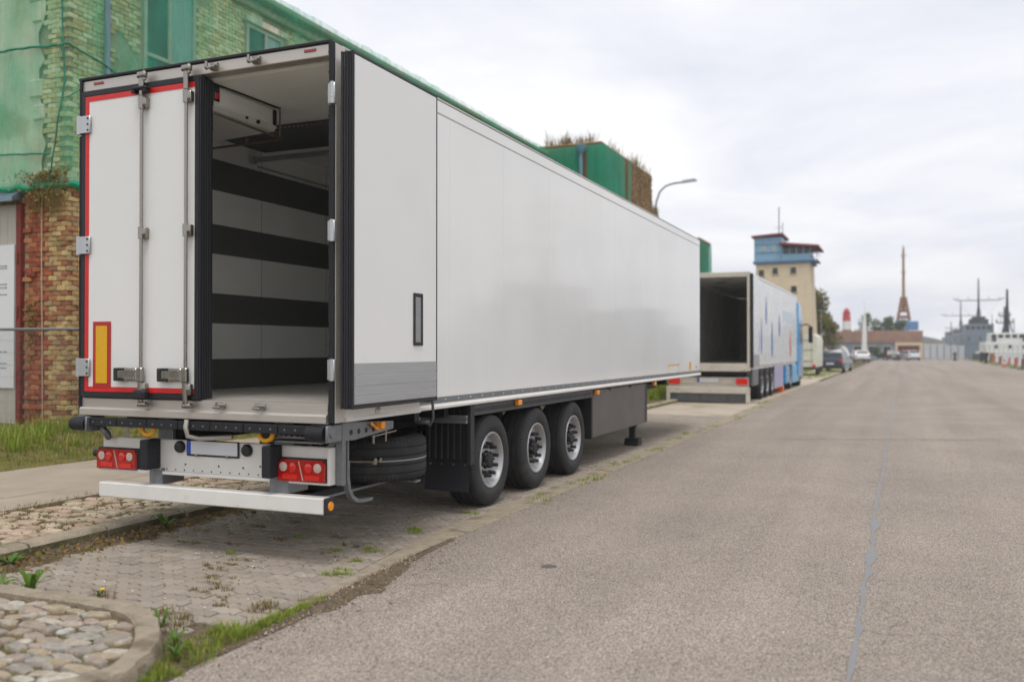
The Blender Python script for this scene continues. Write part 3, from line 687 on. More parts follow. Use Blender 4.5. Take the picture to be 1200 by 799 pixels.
# --- rear frame
hd = MB().box(-2.57, -0.03, -0.035, 0.08, 3.882, 3.975, 0.006).build('rear_header', steel, T1)
MB().box(-2.602, 0.0, -0.05, 0.1, 3.977, 4.003, 0.006).build('header_trim', rub, hd)
for x in (-2.38, -0.2): MB().box(x - 0.055, x + 0.055, -0.042, -0.036, 3.93, 3.952, 0.003).build('marker_light', M('marker_red', lin(150, 30, 32), rough=0.2, coat=0.5), hd)
def keeper(x, z, up):
    k = MB().box(x - 0.035, x + 0.035, -0.06, -0.036, z - 0.03, z + 0.03, 0.006)
    k.tube([(x - 0.045, -0.062, z - 0.012), (x - 0.045, -0.095, z - 0.012 * up), (x + 0.0, -0.105, z - 0.028 * up), (x + 0.045, -0.095, z - 0.012 * up), (x + 0.045, -0.062, z - 0.012)], 0.011, 6)
    k.cyl((x - 0.045, -0.085, z - 0.03), (x - 0.045, -0.085, z + 0.035), 0.012, n=8)
    return k.build('rod_keeper', chrome, hd, smooth=50)
for x in (-1.12, -0.7): keeper(x, 3.93, 1)
si = MB().prism([(-0.035, 1.165), (-0.035, 1.24), (-0.02, 1.25), (0.06, 1.25), (0.06, 1.095), (-0.055, 1.095), (-0.06, 1.10), (-0.06, 1.15), (-0.05, 1.165)], 'x', -2.565, -0.035)
sil = si.build('rear_sill', steel, T1)
for x in (-1.05, -0.66):
    MB().box(x - 0.05, x + 0.05, -0.045, -0.036, 1.185, 1.235, 0.003).tube([(x - 0.04, -0.05, 1.205), (x - 0.03, -0.085, 1.2), (x + 0.03, -0.085, 1.2), (x + 0.04, -0.05, 1.205)], 0.013, 6).build('rod_keeper', chrome, sil, smooth=50)
for side in (0, 1):
    x0, x1 = ((-0.026, 0.03), (-2.588, -2.55))[side]
    pil = MB().box(x0, x1, -0.03, 0.1, 1.10, 3.975, 0.004).build('rear_pillar', steel, T1)
    a, c = (x0 + 0.006, x1 - 0.002) if side == 0 else (x0 + 0.001, x1 - 0.01)
    for z0, z1 in ((1.10, 1.43), (1.585, 2.47), (2.63, 3.5), (3.66, 3.985)):
        MB().box(a, c, -0.055, -0.031, z0, z1, 0.006).build('pillar_rubber', rub, pil)
    sc_ = MB()
    for z in (1.2, 1.35, 1.7, 1.95, 2.2, 2.4, 2.75, 3.0, 3.25, 3.42, 3.75, 3.9): sc_.cyl((x0 + 0.012, -0.0555, z), (x0 + 0.012, -0.058, z), 0.007, n=8)
    stuff(sc_.build('pillar_screws', blk, pil))
    for z in (1.505, 2.55, 3.585):
        h_ = MB()
        if side == 0:                                      # strap wraps round to the folded-back door
            h_.box(-0.024, 0.036, -0.062, -0.031, z - 0.078, z + 0.078, 0.005).box(0.0, 0.055, -0.085, -0.045, z - 0.078, z + 0.078, 0.006).cyl((0.03, -0.075, z - 0.082), (0.03, -0.075, z + 0.082), 0.02, n=12)
        else:
            h_.box(-2.575, -2.53, -0.08, -0.031, z - 0.075, z + 0.075, 0.006).cyl((-2.563, -0.075, z - 0.08), (-2.563, -0.075, z + 0.08), 0.02, n=12).box(-2.555, -2.425, -0.088, -0.072, z - 0.075, z + 0.075, 0.004)
            for zz in (-0.05, 0.0, 0.05): h_.cyl((-2.45, -0.0885, z + zz), (-2.45, -0.092, z + zz), 0.009, n=8, m=1)
        h_.build('hinge', [alu, blk], T1, smooth=40)
# --- closed left door
def ring(mb, x0, x1, z0, z1, t, y0, y1, c=0.004):
    mb.box(x0, x0 + t, y0, y1, z0, z1, c).box(x1 - t, x1, y0, y1, z0, z1, c).box(x0 + t, x1 - t, y0, y1, z0, z0 + t, c).box(x0 + t, x1 - t, y0, y1, z1 - t, z1, c); return mb
LD = MB().box(-2.505, -1.272, -0.062, 0.03, 1.30, 3.825, 0.004).build('closed_door', white_door, T1)
g_ = ring(MB(), -2.545, -1.255, 1.252, 3.872, 0.044, -0.068, 0.035)
for i, (y0, y1) in enumerate(((-0.062, -0.042), (-0.034, -0.014), (-0.006, 0.014), (0.022, 0.042), (0.05, 0.07))): g_.box(-1.254, -1.242, y0, y1, 1.258, 3.868, 0.004)
g_.box(-1.28, -1.256, 0.036, 0.1, 1.258, 3.868, 0.004).box(-2.5, -1.28, 0.036, 0.09, 1.26, 3.866)
g_.build('door_gasket', gask, LD)
tp = MB().box(-2.5, -2.458, -0.0655, -0.0625, 1.30, 3.826).box(-2.456, -1.30, -0.0655, -0.0625, 3.782, 3.826).box(-2.456, -1.30, -0.0655, -0.0625, 1.30, 1.342)
tp.build('red_reflective_strip', red_t, LD)
MB().box(-2.402, -2.198, -0.0695, -0.0625, 1.335, 1.895, 0.003).build('marker_board_border', red_b, LD)
MB().box(-2.365, -2.235, -0.0725, -0.07, 1.372, 1.858, 0.001).build('marker_board', yel, LD)
for x in (-1.832, -1.358):
    rod = MB().cyl((x, -0.098, 1.21), (x, -0.098, 3.93), 0.0145, n=14).build('lock_rod', chrome, LD, smooth=60)
    f_ = MB()
    for z in (1.335, 2.62, 3.70):
        MB().box(x - 0.02, x + 0.055, -0.112, -0.0635, z - 0.045, z + 0.045, 0.006).cyl((x, -0.098, z - 0.05), (x, -0.098, z + 0.05), 0.026, n=12).build('rod_bracket', chrome, rod, smooth=45)
    MB().cyl((x, -0.098, 3.76), (x, -0.098, 3.9), 0.024, n=12).box(x - 0.045, x + 0.05, -0.12, -0.075, 3.905, 3.955, 0.01).cyl((x + 0.03, -0.098, 3.885), (x + 0.03, -0.098, 3.965), 0.014, n=8).build('rod_cam', chrome, rod, smooth=45)
    MB().cyl((x, -0.098, 1.226), (x, -0.098, 1.31), 0.022, n=12).box(x - 0.03, x + 0.06, -0.12, -0.062, 1.185, 1.225, 0.01).build('rod_cam', chrome, rod, smooth=45)
    hl = MB().box(x - 0.03, x + 0.03, -0.125, -0.082, 1.39, 1.51, 0.008).box(x - 0.16, x - 0.025, -0.128, -0.105, 1.395, 1.505, 0.008)
    hl.box(x - 0.14, x - 0.04, -0.135, -0.128, 1.475, 1.49, 0.003).box(x - 0.14, x - 0.04, -0.135, -0.128, 1.41, 1.425, 0.003)
    hl.box(x - 0.24, x - 0.15, -0.12, -0.1, 1.415, 1.485, 0.006).build('lock_handle', chrome, rod)
    MB().box(x - 0.29, x - 0.245, -0.118, -0.063, 1.395, 1.505, 0.008).box(x - 0.245, x - 0.165, -0.118, -0.063, 1.488, 1.505, 0.004).box(x - 0.245, x - 0.165, -0.118, -0.063, 1.395, 1.412, 0.004).build('handle_catch', blk, rod)
MB().box(-1.905, -1.755, -0.14, -0.07, 3.80, 3.83, 0.01).box(-1.905, -1.875, -0.14, -0.09, 3.775, 3.80).box(-1.785, -1.755, -0.14, -0.09, 3.775, 3.80).build('rod_buffer', rub, LD)
MB().box(-1.89, -1.76, -0.145, -0.06, 1.245, 1.325, 0.018).build('rod_buffer', rub, LD)
# --- right door folded flat against the flank
DX = 0.205
RD = MB().box(0.118, DX, -0.045, 1.258, 1.245, 3.865, 0.004).build('opened_door', white_door, T1)
g2 = MB().box(0.112, DX + 0.0, -0.05, 1.262, 3.866, 3.89, 0.004).box(0.112, DX, -0.05, 1.262, 1.212, 1.2445, 0.006).box(0.112, DX + 0.002, 1.2585, 1.276, 1.212, 3.89, 0.004)
for i, (x0, x1) in enumerate(((0.095, 0.116), (0.121, 0.139), (0.144, 0.162), (0.167, 0.185), (0.19, 0.21))): g2.box(x0, x1, -0.066 + 0.004 * (i % 2), -0.046, 1.212, 3.89, 0.005)
g2.build('door_gasket', gask, RD)
kp = MB()
zz = 1.247
for i, h in enumerate((0.06, 0.075, 0.085, 0.09)):
    kp.box(DX + 0.0005, DX + 0.006 - 0.001 * (i % 2), -0.04, 1.256, zz + 0.002, zz + h - 0.002, 0.0015); zz += h
kp.build('kick_plate', M('brushed_aluminium', lin(172, 173, 174), rough=0.4, metal=0.55, var=0.1, scale=5, stretch=(2, 0.3, 30)), RD)
vg = ring(MB(), 0, 0.155, 0, 0.44, 0.028, 0, 0.012); vT = Matrix.Translation((DX + 0.0005, 0.84, 1.69))
vgx = MB()
for v in vg.v: vgx.v.append((DX + 0.0008 + v[1], 0.845 + v[0], 1.69 + v[2]))
vgx.f = vg.f; vgx.mi = vg.mi
vent = vgx.build('vent_frame', blk, RD)
sl_ = MB()
for i in range(24): sl_.box(DX + 0.001, DX + 0.008, 0.876, 0.97, 1.722 + i * 0.0158, 1.722 + i * 0.0158 + 0.009, 0.001)
sl_.build('vent_slats', alu, vent)
MB().box(DX + 0.0006, DX + 0.002, 0.873, 0.972, 1.718, 2.102).build('vent_mesh', M('vent_back', lin(120, 116, 110), rough=0.6), vent)
hk = MB().tube([(0.11, 1.285, 1.27), (0.14, 1.31, 1.22), (0.14, 1.325, 1.05), (0.11, 1.32, 0.985), (0.08, 1.30, 1.02)], 0.013, 8).box(0.03, 0.12, 1.285, 1.335, 1.19, 1.235, 0.008).box(0.0, 0.1, 1.27, 1.34, 1.0, 1.03, 0.006)
hk.build('door_holdback', M('holdback_grey', lin(96, 96, 98), rough=0.45, metal=0.6), T1, smooth=50)
# rail under the opened door, galvanised corner bracket
sb = MB().prism([(-0.08, 1.1), (0.03, 1.1), (0.034, 1.106), (0.034, 1.125), (0.02, 1.14), (0.02, 1.195), (-0.08, 1.195)], 'y', 0.11, 1.295).build('rear_side_rail', white_pt, T1)
MB().box(0.019, 0.03, 0.55, 0.62, 1.14, 1.205, 0.004).box(0.03, 0.06, 0.57, 0.6, 1.165, 1.19, 0.004).build('rail_lug', steel, sb)
# --- buffer strip under the sill
x = -2.46
for i in range(7):
    L = (2.32) / 7
    s_ = MB().box(x + 0.004, x + L - 0.004, -0.07, 0.0, 1.008, 1.078, 0.004)
    for k in range(3): s_.cyl((x + L * (0.2 + 0.3 * k), -0.0702, 1.042), (x + L * (0.2 + 0.3 * k), -0.073, 1.042), 0.008, n=8, m=1)
    s_.build('buffer_strip', [rub, galv], T1); x += L
for x, sgn in ((-2.55, -1), (-0.115, 1)):
    MB().cyl((x - 0.085, -0.05, 1.02), (x + 0.075, -0.05, 1.02), 0.058, n=18).build('corner_roller', rub, T1, smooth=50)
    xb = x + 0.1 if sgn > 0 else x + 0.09
    MB().box(xb, xb + 0.02, -0.1, 0.1, 0.955, 1.085, 0.006).box(x - 0.1, xb, 0.0, 0.05, 0.955, 1.085, 0.004).cyl((xb + 0.02, -0.04, 1.02), (xb + 0.028, -0.04, 1.02), 0.03, n=14).build('roller_bracket', galv, T1, smooth=40)
gb = MB().prism([(0.08, 0.95), (0.08, 1.08), (0.3, 1.085), (0.95, 1.05), (0.95, 0.985), (0.35, 0.94)], 'x', -0.06, -0.045)
gb.build('side_gusset', galv, T1)
hl = MB()
for i in range(4): hl.cyl((-0.0448, 0.3 + i * 0.11, 1.005), (-0.043, 0.3 + i * 0.11, 1.005), 0.022, n=12)
hl.build('gusset_holes', blkm, T1)
# --- light panel
YB = 0.115
lb = MB().box(-2.475, -0.125, YB, YB + 0.012, 0.635, 0.892, 0.003).box(-2.475, -0.125, YB - 0.03, YB + 0.012, 0.608, 0.6345, 0.004).box(-2.475, -0.125, YB, YB + 0.05, 0.893, 0.9, 0.002).box(-0.124, -0.1, YB - 0.03, YB + 0.06, 0.608, 0.9, 0.004)
LBp = lb.build('light_panel', white_pt, T1)
rvt = MB()
for i in range(12): rvt.cyl((-1.75 + i * 0.095, YB - 0.0005, 0.652 - 0.0), (-1.75 + i * 0.095, YB - 0.004, 0.652), 0.006, n=7)
for x, z in ((-1.55, 0.70), (-0.78, 0.72), (-0.95, 0.70), (-1.2, 0.70)): rvt.cyl((x, YB - 0.0005, z), (x, YB - 0.004, z), 0.008, n=7)
rvt.build('panel_rivets', blkm, LBp)
for x in (-2.492, -0.572):
    tl = MB().prism([(x, 0.63), (x + 0.44, 0.635), (x + 0.44, 0.775), (x + 0.41, 0.80), (x + 0.05, 0.80), (x, 0.765)], 'y', YB - 0.055, YB - 0.001).build('tail_light', redlens, T1)
    for cx, cz, r, mt in ((0.06, 0.742, 0.036, clearl), (0.145, 0.738, 0.036, redlens2), (0.295, 0.738, 0.036, redlens2), (0.38, 0.742, 0.036, clearl)):
        MB().lathe([(r, 0), (r, -0.005), (r * 0.85, -0.007), (0, -0.008)], (x + cx, YB - 0.056, cz), 'y', 18).build('lamp_lens', mt, tl, smooth=50)
    for a in ((0.05, 0.19, 0.648, 0.685), (0.26, 0.4, 0.648, 0.685)):
        MB().box(x + a[0], x + a[1], YB - 0.062, YB - 0.056, a[2], a[3], 0.004).build('reflector', redlens2, tl)
    MB().bar((x + 0.205, YB - 0.058, 0.79), (x + 0.245, YB - 0.058, 0.64), 0.008, 0.006).build('lens_rib', clearl, tl)
    MB().box(x - 0.012, x + 0.452, YB - 0.03, YB - 0.0015, 0.618, 0.812, 0.008).build('lamp_housing', blk, tl)
for x in (-1.898, -0.645):
    bk = MB().box(x, x + 0.084, YB - 0.165, YB - 0.002, 0.655, 0.905, 0.01)
    for cx, cz in ((0.022, 0.865), (0.062, 0.865), (0.042, 0.69)): bk.cyl((x + cx, YB - 0.1652, cz), (x + cx, YB - 0.168, cz), 0.01, n=8, m=1)
    bk.build('bump_block', [rub, blkm], T1)
pf = MB().box(-1.53, -0.985, YB - 0.016, YB - 0.001, 0.775, 0.908, 0.006).build('plate_holder', blk, T1)
MB().box(-1.478, -0.997, YB - 0.0185, YB - 0.0165, 0.792, 0.9, 0.001).build('number_plate', plate_w, pf)
MB().box(-1.52, -1.4785, YB - 0.0185, YB - 0.0165, 0.792, 0.9, 0.001).build('plate_band', blue, pf)
cl_ = MB()
for x in (-1.42, -1.1): cl_.lathe([(0.014, 0), (0.012, -0.006), (0, -0.008)], (x, YB - 0.0165, 0.783), 'y', 10)
cl_.build('plate_clip', chrome, pf)
for x in (-1.60, -0.905):
    MB().lathe([(0.05, 0), (0.05, -0.02), (0.04, -0.036), (0.02, -0.042), (0, -0.043)], (x, YB - 0.001, 0.845), 'y', 18).build('plate_lamp', blk, T1, smooth=40)
# --- underrun bar
ub = MB().box(-2.392, -0.092, -0.01, 0.1, 0.40, 0.525, 0.008).build('underrun_bar', white_pt, T1)
for x0, x1, sx in ((-0.092, -0.062, 1),):
    MB().box(x0, x1, -0.012, 0.102, 0.398, 0.527, 0.008).build('bar_end_cap', blk, ub)
    xx = -0.0985 if sx > 0 else -2.5365
    MB().lathe([(0.036, 0), (0.034, 0.006), (0, 0.008)], (-0.062, 0.045, 0.462), 'x', 18).build('orange_reflector', orange, ub, smooth=40) if sx > 0 else None
for x, wd_ in ((-1.915, 0.13), (-0.665, 0.17)):
    MB().box(x, x + wd_, 0.084, 0.1, 0.5252, 0.64, 0.002).box(x + wd_, x + wd_ + 0.012, 0.084, 0.34, 0.5252, 0.66).bar((x + wd_ / 2, 0.115, 0.55), (x + wd_ / 2, 1.0, 0.95), 0.08, 0.05).build('underrun_bracket', galv, T1)
# towing eyes, galvanised tie-down loops and pipe
for x in (-1.845, -0.635):
    MB().tube([(x + 0.066 * math.cos(a), 0.0, 1.0 + 0.058 * math.sin(a)) for a in [R(t) for t in range(150, 391, 16)]], 0.019, 10).build('towing_eye', yhook, T1, smooth=60)
    MB().box(x - 0.02, x + 0.14, 0.13, 0.17, 0.86, 1.09, 0.004).build('eye_bracket', galv, T1)
MB().tube([(-1.36, -0.075, 1.09), (-1.36, -0.09, 1.03), (-1.35, -0.08, 0.96), (-1.3, 0.0, 0.935), (-1.05, 0.1, 0.95)], 0.02, 8).build('drain_pipe', steel, T1, smooth=60)
MB().tube([(-2.42, 0.05, 1.0), (-2.38, 0.03, 0.965), (-2.36, 0.05, 0.93), (-2.4, 0.1, 0.9)], 0.03, 8).build('hose_joint', galv, T1, smooth=60)
MB().cyl((-2.72, 0.25, 0.73), (-2.56, 0.28, 0.73), 0.032, n=12).build('side_buffer', blk, T1, smooth=50)
stp = MB()
for z in (0.93, 0.965): stp.box(-0.62, -0.14, 0.03, 0.15, z, z + 0.018, 0.003)
for i in range(9): stp.box(-0.6 + i * 0.05, -0.575 + i * 0.05, 0.028, 0.05, 0.983, 0.99)
stp.build('rear_step', galv, T1)
# --- chassis
ch = MB()
for x in (-1.87, -0.83): ch.box(x, x + 0.12, 0.16, 12.6, 0.86, 1.16, 0.006)
for y in (0.3, 1.6, 2.2, 3.6, 4.9, 6.3, 8.2, 9.4, 11.4): ch.box(-2.4, -0.2, y, y + 0.09, 0.98, 1.15, 0.006)
ch.box(-1.9, -0.7, 11.2, 12.6, 1.06, 1.16)
ch.box(-2.5, -0.1, 0.2, 13.4, 1.16, 1.168)  # dark sheet added under the floor to deepen the shade beneath the trailer
ch.build('chassis', blkm, T1)
for y in (3.03, 4.33, 5.65):
    MB().cyl((-2.4, y, 0.485), (-0.2, y, 0.485), 0.075, n=14).box(-1.87, -1.75, y - 0.5, y + 0.15, 0.55, 0.68, 0.02).box(-0.85, -0.73, y - 0.5, y + 0.15, 0.55, 0.68, 0.02).build('axle', blkm, T1, smooth=50)
    for x in (-1.8, -0.8): MB().lathe([(0.0, 0), (0.12, 0), (0.15, 0.05), (0.15, 0.2), (0.12, 0.27), (0, 0.27)], (x, y + 0.35, 0.6), 'z', 16).build('air_spring', rub, T1, smooth=50)
# spare wheel in its carrier
def tyre_profile(Rr=0.485, wd=0.375):
    h = wd / 2
    out_ = [(0.288, -h + 0.05), (0.31, -h + 0.018), (0.345, -h + 0.004), (0.385, -h), (0.425, -h + 0.006), (0.452, -h + 0.018), (0.455, -h + 0.022), (0.462, -h + 0.024), (0.474, -h + 0.034), (0.482, -h + 0.06)]
    for gx in (-0.085, -0.03, 0.03, 0.085):
        s = gx * wd / 0.3
        out_ += [(Rr, s - 0.008), (Rr - 0.014, s - 0.005), (Rr - 0.014, s + 0.005), (Rr, s + 0.008)]
    mir = [(r, -x) for r, x in reversed(out_[:10])]
    return out_ + mir
def tyre(axis, c=(0, 0, 0), n=64, wd=0.375):
    mb = MB().lathe(tyre_profile(wd=wd), c, axis, n)
    # tread sipes: small transverse notches on the shoulder ribs
    for i in range(72):
        a = 2 * math.pi * i / 72; r = 0.4852
        for sx in (-1, 1):
            x0, x1 = sx * wd * 0.34, sx * wd * 0.47
            p = []
            for (xx, da, rr) in ((x0, -0.006, r), (x1, -0.006, r - 0.008), (x1, 0.006, r - 0.008), (x0, 0.006, r)):
                p.append((xx, (rr + 0.0012) * math.cos(a + da), (rr + 0.0012) * math.sin(a + da)))
            if axis == 'x': q = [(c[0] + X_, c[1] + Y_, c[2] + Z_) for X_, Y_, Z_ in p]
            elif axis == 'y': q = [(c[0] + Y_, c[1] + X_, c[2] + Z_) for X_, Y_, Z_ in p]
            else: q = [(c[0] + Y_, c[1] + Z_, c[2] + X_) for X_, Y_, Z_ in p]
            mb.add(q, [(0, 1, 2, 3)], 1)
    return mb
groove_m = M('tyre_groove', lin(26, 26, 26), rough=0.9)
sp = tyre('z', (-0.565, 1.48, 0.675), wd=0.4).build('spare_wheel', [tyre_m, groove_m], T1, smooth=35)
MB().lathe([(0.29, 0.14), (0.27, 0.13), (0.26, 0.0), (0.24, -0.02), (0.1, -0.02), (0.1, 0.02), (0, 0.02)], (-0.565, 1.48, 0.675), 'z', 32).build('spare_rim', rim_m, sp, smooth=40)
MB().lathe([(0.4855, -0.006), (0.4862, 0), (0.4855, 0.006)], (-0.565, 1.48, 0.672), 'z', 64).build('tread_line', M('tread_line', lin(150, 148, 142)), sp, smooth=60)
cr = MB().bar((-0.52, 0.3, 0.44), (-0.52, 2.0, 0.44), 0.2, 0.02).bar((-1.1, 1.48, 0.462), (-0.1, 1.48, 0.462), 0.1, 0.02)
cr.build('spare_carrier', galv, T1, smooth=45)
MB().cyl((-0.1, 0.55, 0.75), (0.02, 0.55, 0.75), 0.016, n=10).cyl((0.0, 0.55, 0.75), (0.025, 0.55, 0.75), 0.03, n=6).cyl((-0.02, 0.64, 0.75), (0.02, 0.64, 0.75), 0.022, n=8).bar((-0.12, 0.72, 0.93), (-0.12, 1.12, 0.95), 0.012, 0.012).cyl((-0.12, 0.95, 0.87), (-0.12, 0.95, 0.97), 0.01, n=8).cyl((-0.12, 0.75, 0.87), (-0.12, 0.75, 0.94), 0.012, n=8).build('carrier_bolt', chrome, T1, smooth=50)
hp = [(y - 0.13, z) for y, z in [(0.40, 0.78), (0.40, 0.64), (0.42, 0.55), (0.47, 0.475), (0.55, 0.432), (0.66, 0.42), (0.78, 0.42)]]
hq = [(y - 0.13, z) for y, z in [(0.78, 0.445), (0.66, 0.447), (0.565, 0.46), (0.495, 0.497), (0.452, 0.562), (0.435, 0.645), (0.435, 0.78)]]
MB().prism(hp + hq, 'x', -0.105, -0.06).build('carrier_hoop', galv, T1, smooth=30)
MB().box(-0.1, -0.03, 0.16, 0.21, 0.6, 1.09, 0.006).cyl((-0.08, 0.3, 0.76), (-0.08, 0.3, 1.0), 0.014, n=8).build('corner_post', galv, T1)
MB().bar((-0.02, 0.55, 1.06), (-0.02, 0.62, 1.02), 0.012, 0.02).bar((-0.02, 0.62, 1.02), (0.0, 0.66, 1.0), 0.015, 0.02).box(-0.02, 0.03, 0.64, 0.7, 1.005, 1.065, 0.006).build('side_marker', orange, T1)
# mudguard wall with ribs, rubber flap, aluminium support
mg = MB().box(-0.53, -0.03, 2.42, 2.45, 0.53, 1.1, 0.008)
for i in range(7): mg.box(-0.50 + i * 0.07, -0.475 + i * 0.07, 2.405, 2.4195, 0.55, 1.05, 0.006)
mg.box(-0.045, 0.0, 2.38, 2.47, 0.5, 1.1, 0.006).box(-0.5, -0.03, 2.45, 6.3, 1.02, 1.06)
mgo = mg.build('mudguard', blk, T1)
fp = MB().grid(lambda u, v: (-0.525 + 0.5 * u, 2.40 - 0.02 * (1 - v) ** 2 + 0.004 * math.sin(u * 7), 0.235 + 0.295 * v), 8, 6); fp.grid(lambda u, v: (-0.525 + 0.5 * u, 2.408 - 0.02 * (1 - v) ** 2 + 0.004 * math.sin(u * 7), 0.235 + 0.295 * v), 8, 6)
fpo = fp.build('mud_flap', rub, T1, smooth=60)
bt = MB()
for i in range(4): bt.lathe([(0.014, 0), (0.012, -0.006), (0, -0.008)], (-0.46 + i * 0.13, 2.396, 0.502), 'y', 10)
bt.build('flap_bolts', chrome, fpo, smooth=60)
ap = MB().box(-0.56, -0.03, 2.34, 2.38, 0.92, 0.945, 0.003).box(-0.56, -0.03, 2.34, 2.38, 0.975, 1.0, 0.003).box(-0.56, -0.03, 2.352, 2.372, 0.945, 0.975).box(-0.6, -0.555, 2.33, 2.39, 0.91, 1.01, 0.003)
ap.build('mudguard_support', alu, T1)
# side beam above the wheels
MB().box(-0.09, -0.035, 2.475, 6.38, 0.985, 1.1, 0.006).build('side_beam', M('beam_dark', lin(70, 70, 72), rough=0.5, var=0.1), T1)
def side_marker(y, z): MB().box(-0.035, 0.02, y - 0.05, y + 0.05, z - 0.03, z + 0.03, 0.008).build('side_marker', orange, T1)
side_marker(3.63, 1.062); side_marker(6.5, 1.05); side_marker(9.75, 1.06)
# pallet box skirt
pb = MB().box(-0.62, -0.045, 6.42, 9.26, 0.415, 1.085, 0.012).build('pallet_box', dkgrey, T1)
MB().box(-0.6, -0.05, 6.385, 6.419, 0.4, 1.09, 0.004).build('box_end', blk, pb)
MB().box(-0.6, -0.05, 9.262, 9.43, 0.42, 1.08, 0.01).build('box_end', blk, pb)
cp = MB()
for y in (7.2, 8.3): cp.box(-0.05, -0.03, y, y + 0.09, 1.05, 1.095, 0.004)
cp.build('box_clip', blk, pb)
for y in (10.4,): pass
# landing legs
for x in (-0.42, -2.3):
    lg = MB().box(x, x + 0.14, 9.5, 9.64, 0.3, 1.12, 0.006).box(x + 0.02, x + 0.12, 9.52, 9.62, 0.1, 0.32, 0.004)
    lg.build('landing_leg', blkm, T1)
    MB().prism([(9.42, 0.0), (9.72, 0.0), (9.72, 0.04), (9.66, 0.12), (9.48, 0.12), (9.42, 0.04)], 'x', x - 0.04, x + 0.2).build('landing_foot', blkm, T1)
# --- wheels: one prototype, copied
def make_wheel(root, nuts=True):
    hub = MB().lathe([(0, -0.3), (0.12, -0.3), (0.2, -0.28), (0.2, -0.16), (0.09, -0.12), (0.09, -0.05), (0.076, -0.036), (0.05, -0.032), (0, -0.031)], (0, 0, 0), 'x', 24).build('wheel', hub_m, None, smooth=40)
    hub.parent = root
    ty = tyre('x', (-0.1875, 0, 0)).build('tyre', [tyre_m, groove_m], None, smooth=35); ty.parent = hub
    rm = MB().lathe([(0.262, -0.36), (0.292, -0.355), (0.255, -0.30), (0.25, -0.16), (0.243, -0.1), (0.225, -0.092), (0.14, -0.088), (0.1, -0.088)], (0, 0, 0), 'x', 48)
    rm.lathe([(0.243, -0.1), (0.25, -0.09), (0.262, -0.06), (0.275, -0.04), (0.296, -0.032), (0.3, -0.022), (0.296, -0.014), (0.283, -0.013), (0.27, -0.03), (0.255, -0.07)], (0, 0, 0), 'x', 48)
    r_ = rm.build('rim', rim_m, None, smooth=40); r_.parent = hub
    nut = MB().lathe([(0.026, 0), (0.026, 0.014), (0.02, 0.018), (0.02, 0.062), (0.016, 0.072), (0, 0.074)], (0, 0, 0), 'x', 10).mesh('lug_nut', blk, smooth=40)
    nut2 = None
    for i in range(10):
        a = 2 * math.pi * (i + 0.3) / 10
        o = bpy.data.objects.new('lug_nut', nut); COL.objects.link(o); o.parent = hub; o.location = (-0.088, 0.1675 * math.cos(a), 0.1675 * math.sin(a))
    vs_ = MB()
    for i in range(8):
        a = 2 * math.pi * i / 8; vs_.cyl((-0.05, 0.078 * math.cos(a), 0.078 * math.sin(a)), (-0.024, 0.078 * math.cos(a), 0.078 * math.sin(a)), 0.011, n=6)
    v_ = vs_.build('hub_bolts', blk, None); v_.parent = hub
    return hub
wheel0 = make_wheel(None)
def add_wheel(root, loc, rz=0.0, rx=0.0):
    h = wheel0.copy(); COL.objects.link(h); h.parent = root; h.matrix_parent_inverse = Matrix.Translation(root.location).inverted(); h.location = loc; h.rotation_euler = (rx, 0, rz)
    for ch in list(wheel0.children): c = ch.copy(); COL.objects.link(c); c.parent = h
    return h
for i, y in enumerate((3.03, 4.33, 5.65)):
    add_wheel(T1, (-0.045, y, 0.485), 0.0, 0.4 * i)
    add_wheel(T1, (-2.555, y, 0.485), math.pi, 0.2 * i)
def drop_tree(o):
    for ch in list(o.children): drop_tree(ch)
    bpy.data.objects.remove(o)
# ================================================================== old brick warehouse under green netting
mortar = M('mortar', lin(176, 164, 140), rough=0.95, var=0.2, scale=12, bump=0.6, bscale=80, spots=(2, 0.55, lin(120, 118, 78), 0.5), spec=0.1)
brick_y = Mpieces('brick_yellow', [lin(198, 172, 120), lin(182, 150, 102), lin(164, 118, 84), lin(196, 176, 130), lin(176, 136, 94), lin(148, 100, 74), lin(186, 158, 114), lin(164, 138, 102)], bump=0.5, bscale=70, moss=lin(132, 124, 72), var=0.55, mscale=1.6, mthr=0.52)
brick_r = Mpieces('brick_red', [lin(146, 80, 56), lin(168, 98, 68), lin(136, 70, 52), lin(182, 124, 84), lin(160, 96, 70)], bump=0.8, bscale=55, moss=lin(124, 104, 60), var=0.5, mscale=1.6, mthr=0.58)
plaster = M('old_plaster', lin(218, 214, 194), rough=0.9, var=0.12, scale=2.2, bump=0.4, bscale=30, spots=(1.4, 0.5, lin(184, 178, 146), 0.7), spec=0.15)
XW, YW, EAVE = -9.02, 5.4, 9.42
BH = thing('brick_warehouse', 'old brick warehouse draped in green netting, with a red-framed door at its corner', 'building', (-12, 14, 0.2))
MB().box(-18, XW - 0.03, YW + 0.03, 27.9, -0.1, EAVE).build('wall', mortar, BH)
bw, bh = 0.2, 0.0845
def brick_mesh(seed, L=0.188, H=0.074, D=0.1):
    rs = random.Random(seed); c = 0.008
    mb = MB().box(0, L, -0.0, D, 0, H, c); mb.v = [(x + rs.uniform(-0.006, 0.006), y + rs.uniform(-0.005, 0.005), z + rs.uniform(-0.005, 0.005)) for x, y, z in mb.v]; return mb
bmb = [brick_mesh(s) for s in range(8)]
bme_y = [q.mesh('brick', brick_y) for q in bmb]; bme_r = [q.mesh('brick', brick_r) for q in bmb]
nb = 0; rest_y = MB(); rest_r = MB()
z = 0.12; row = 0
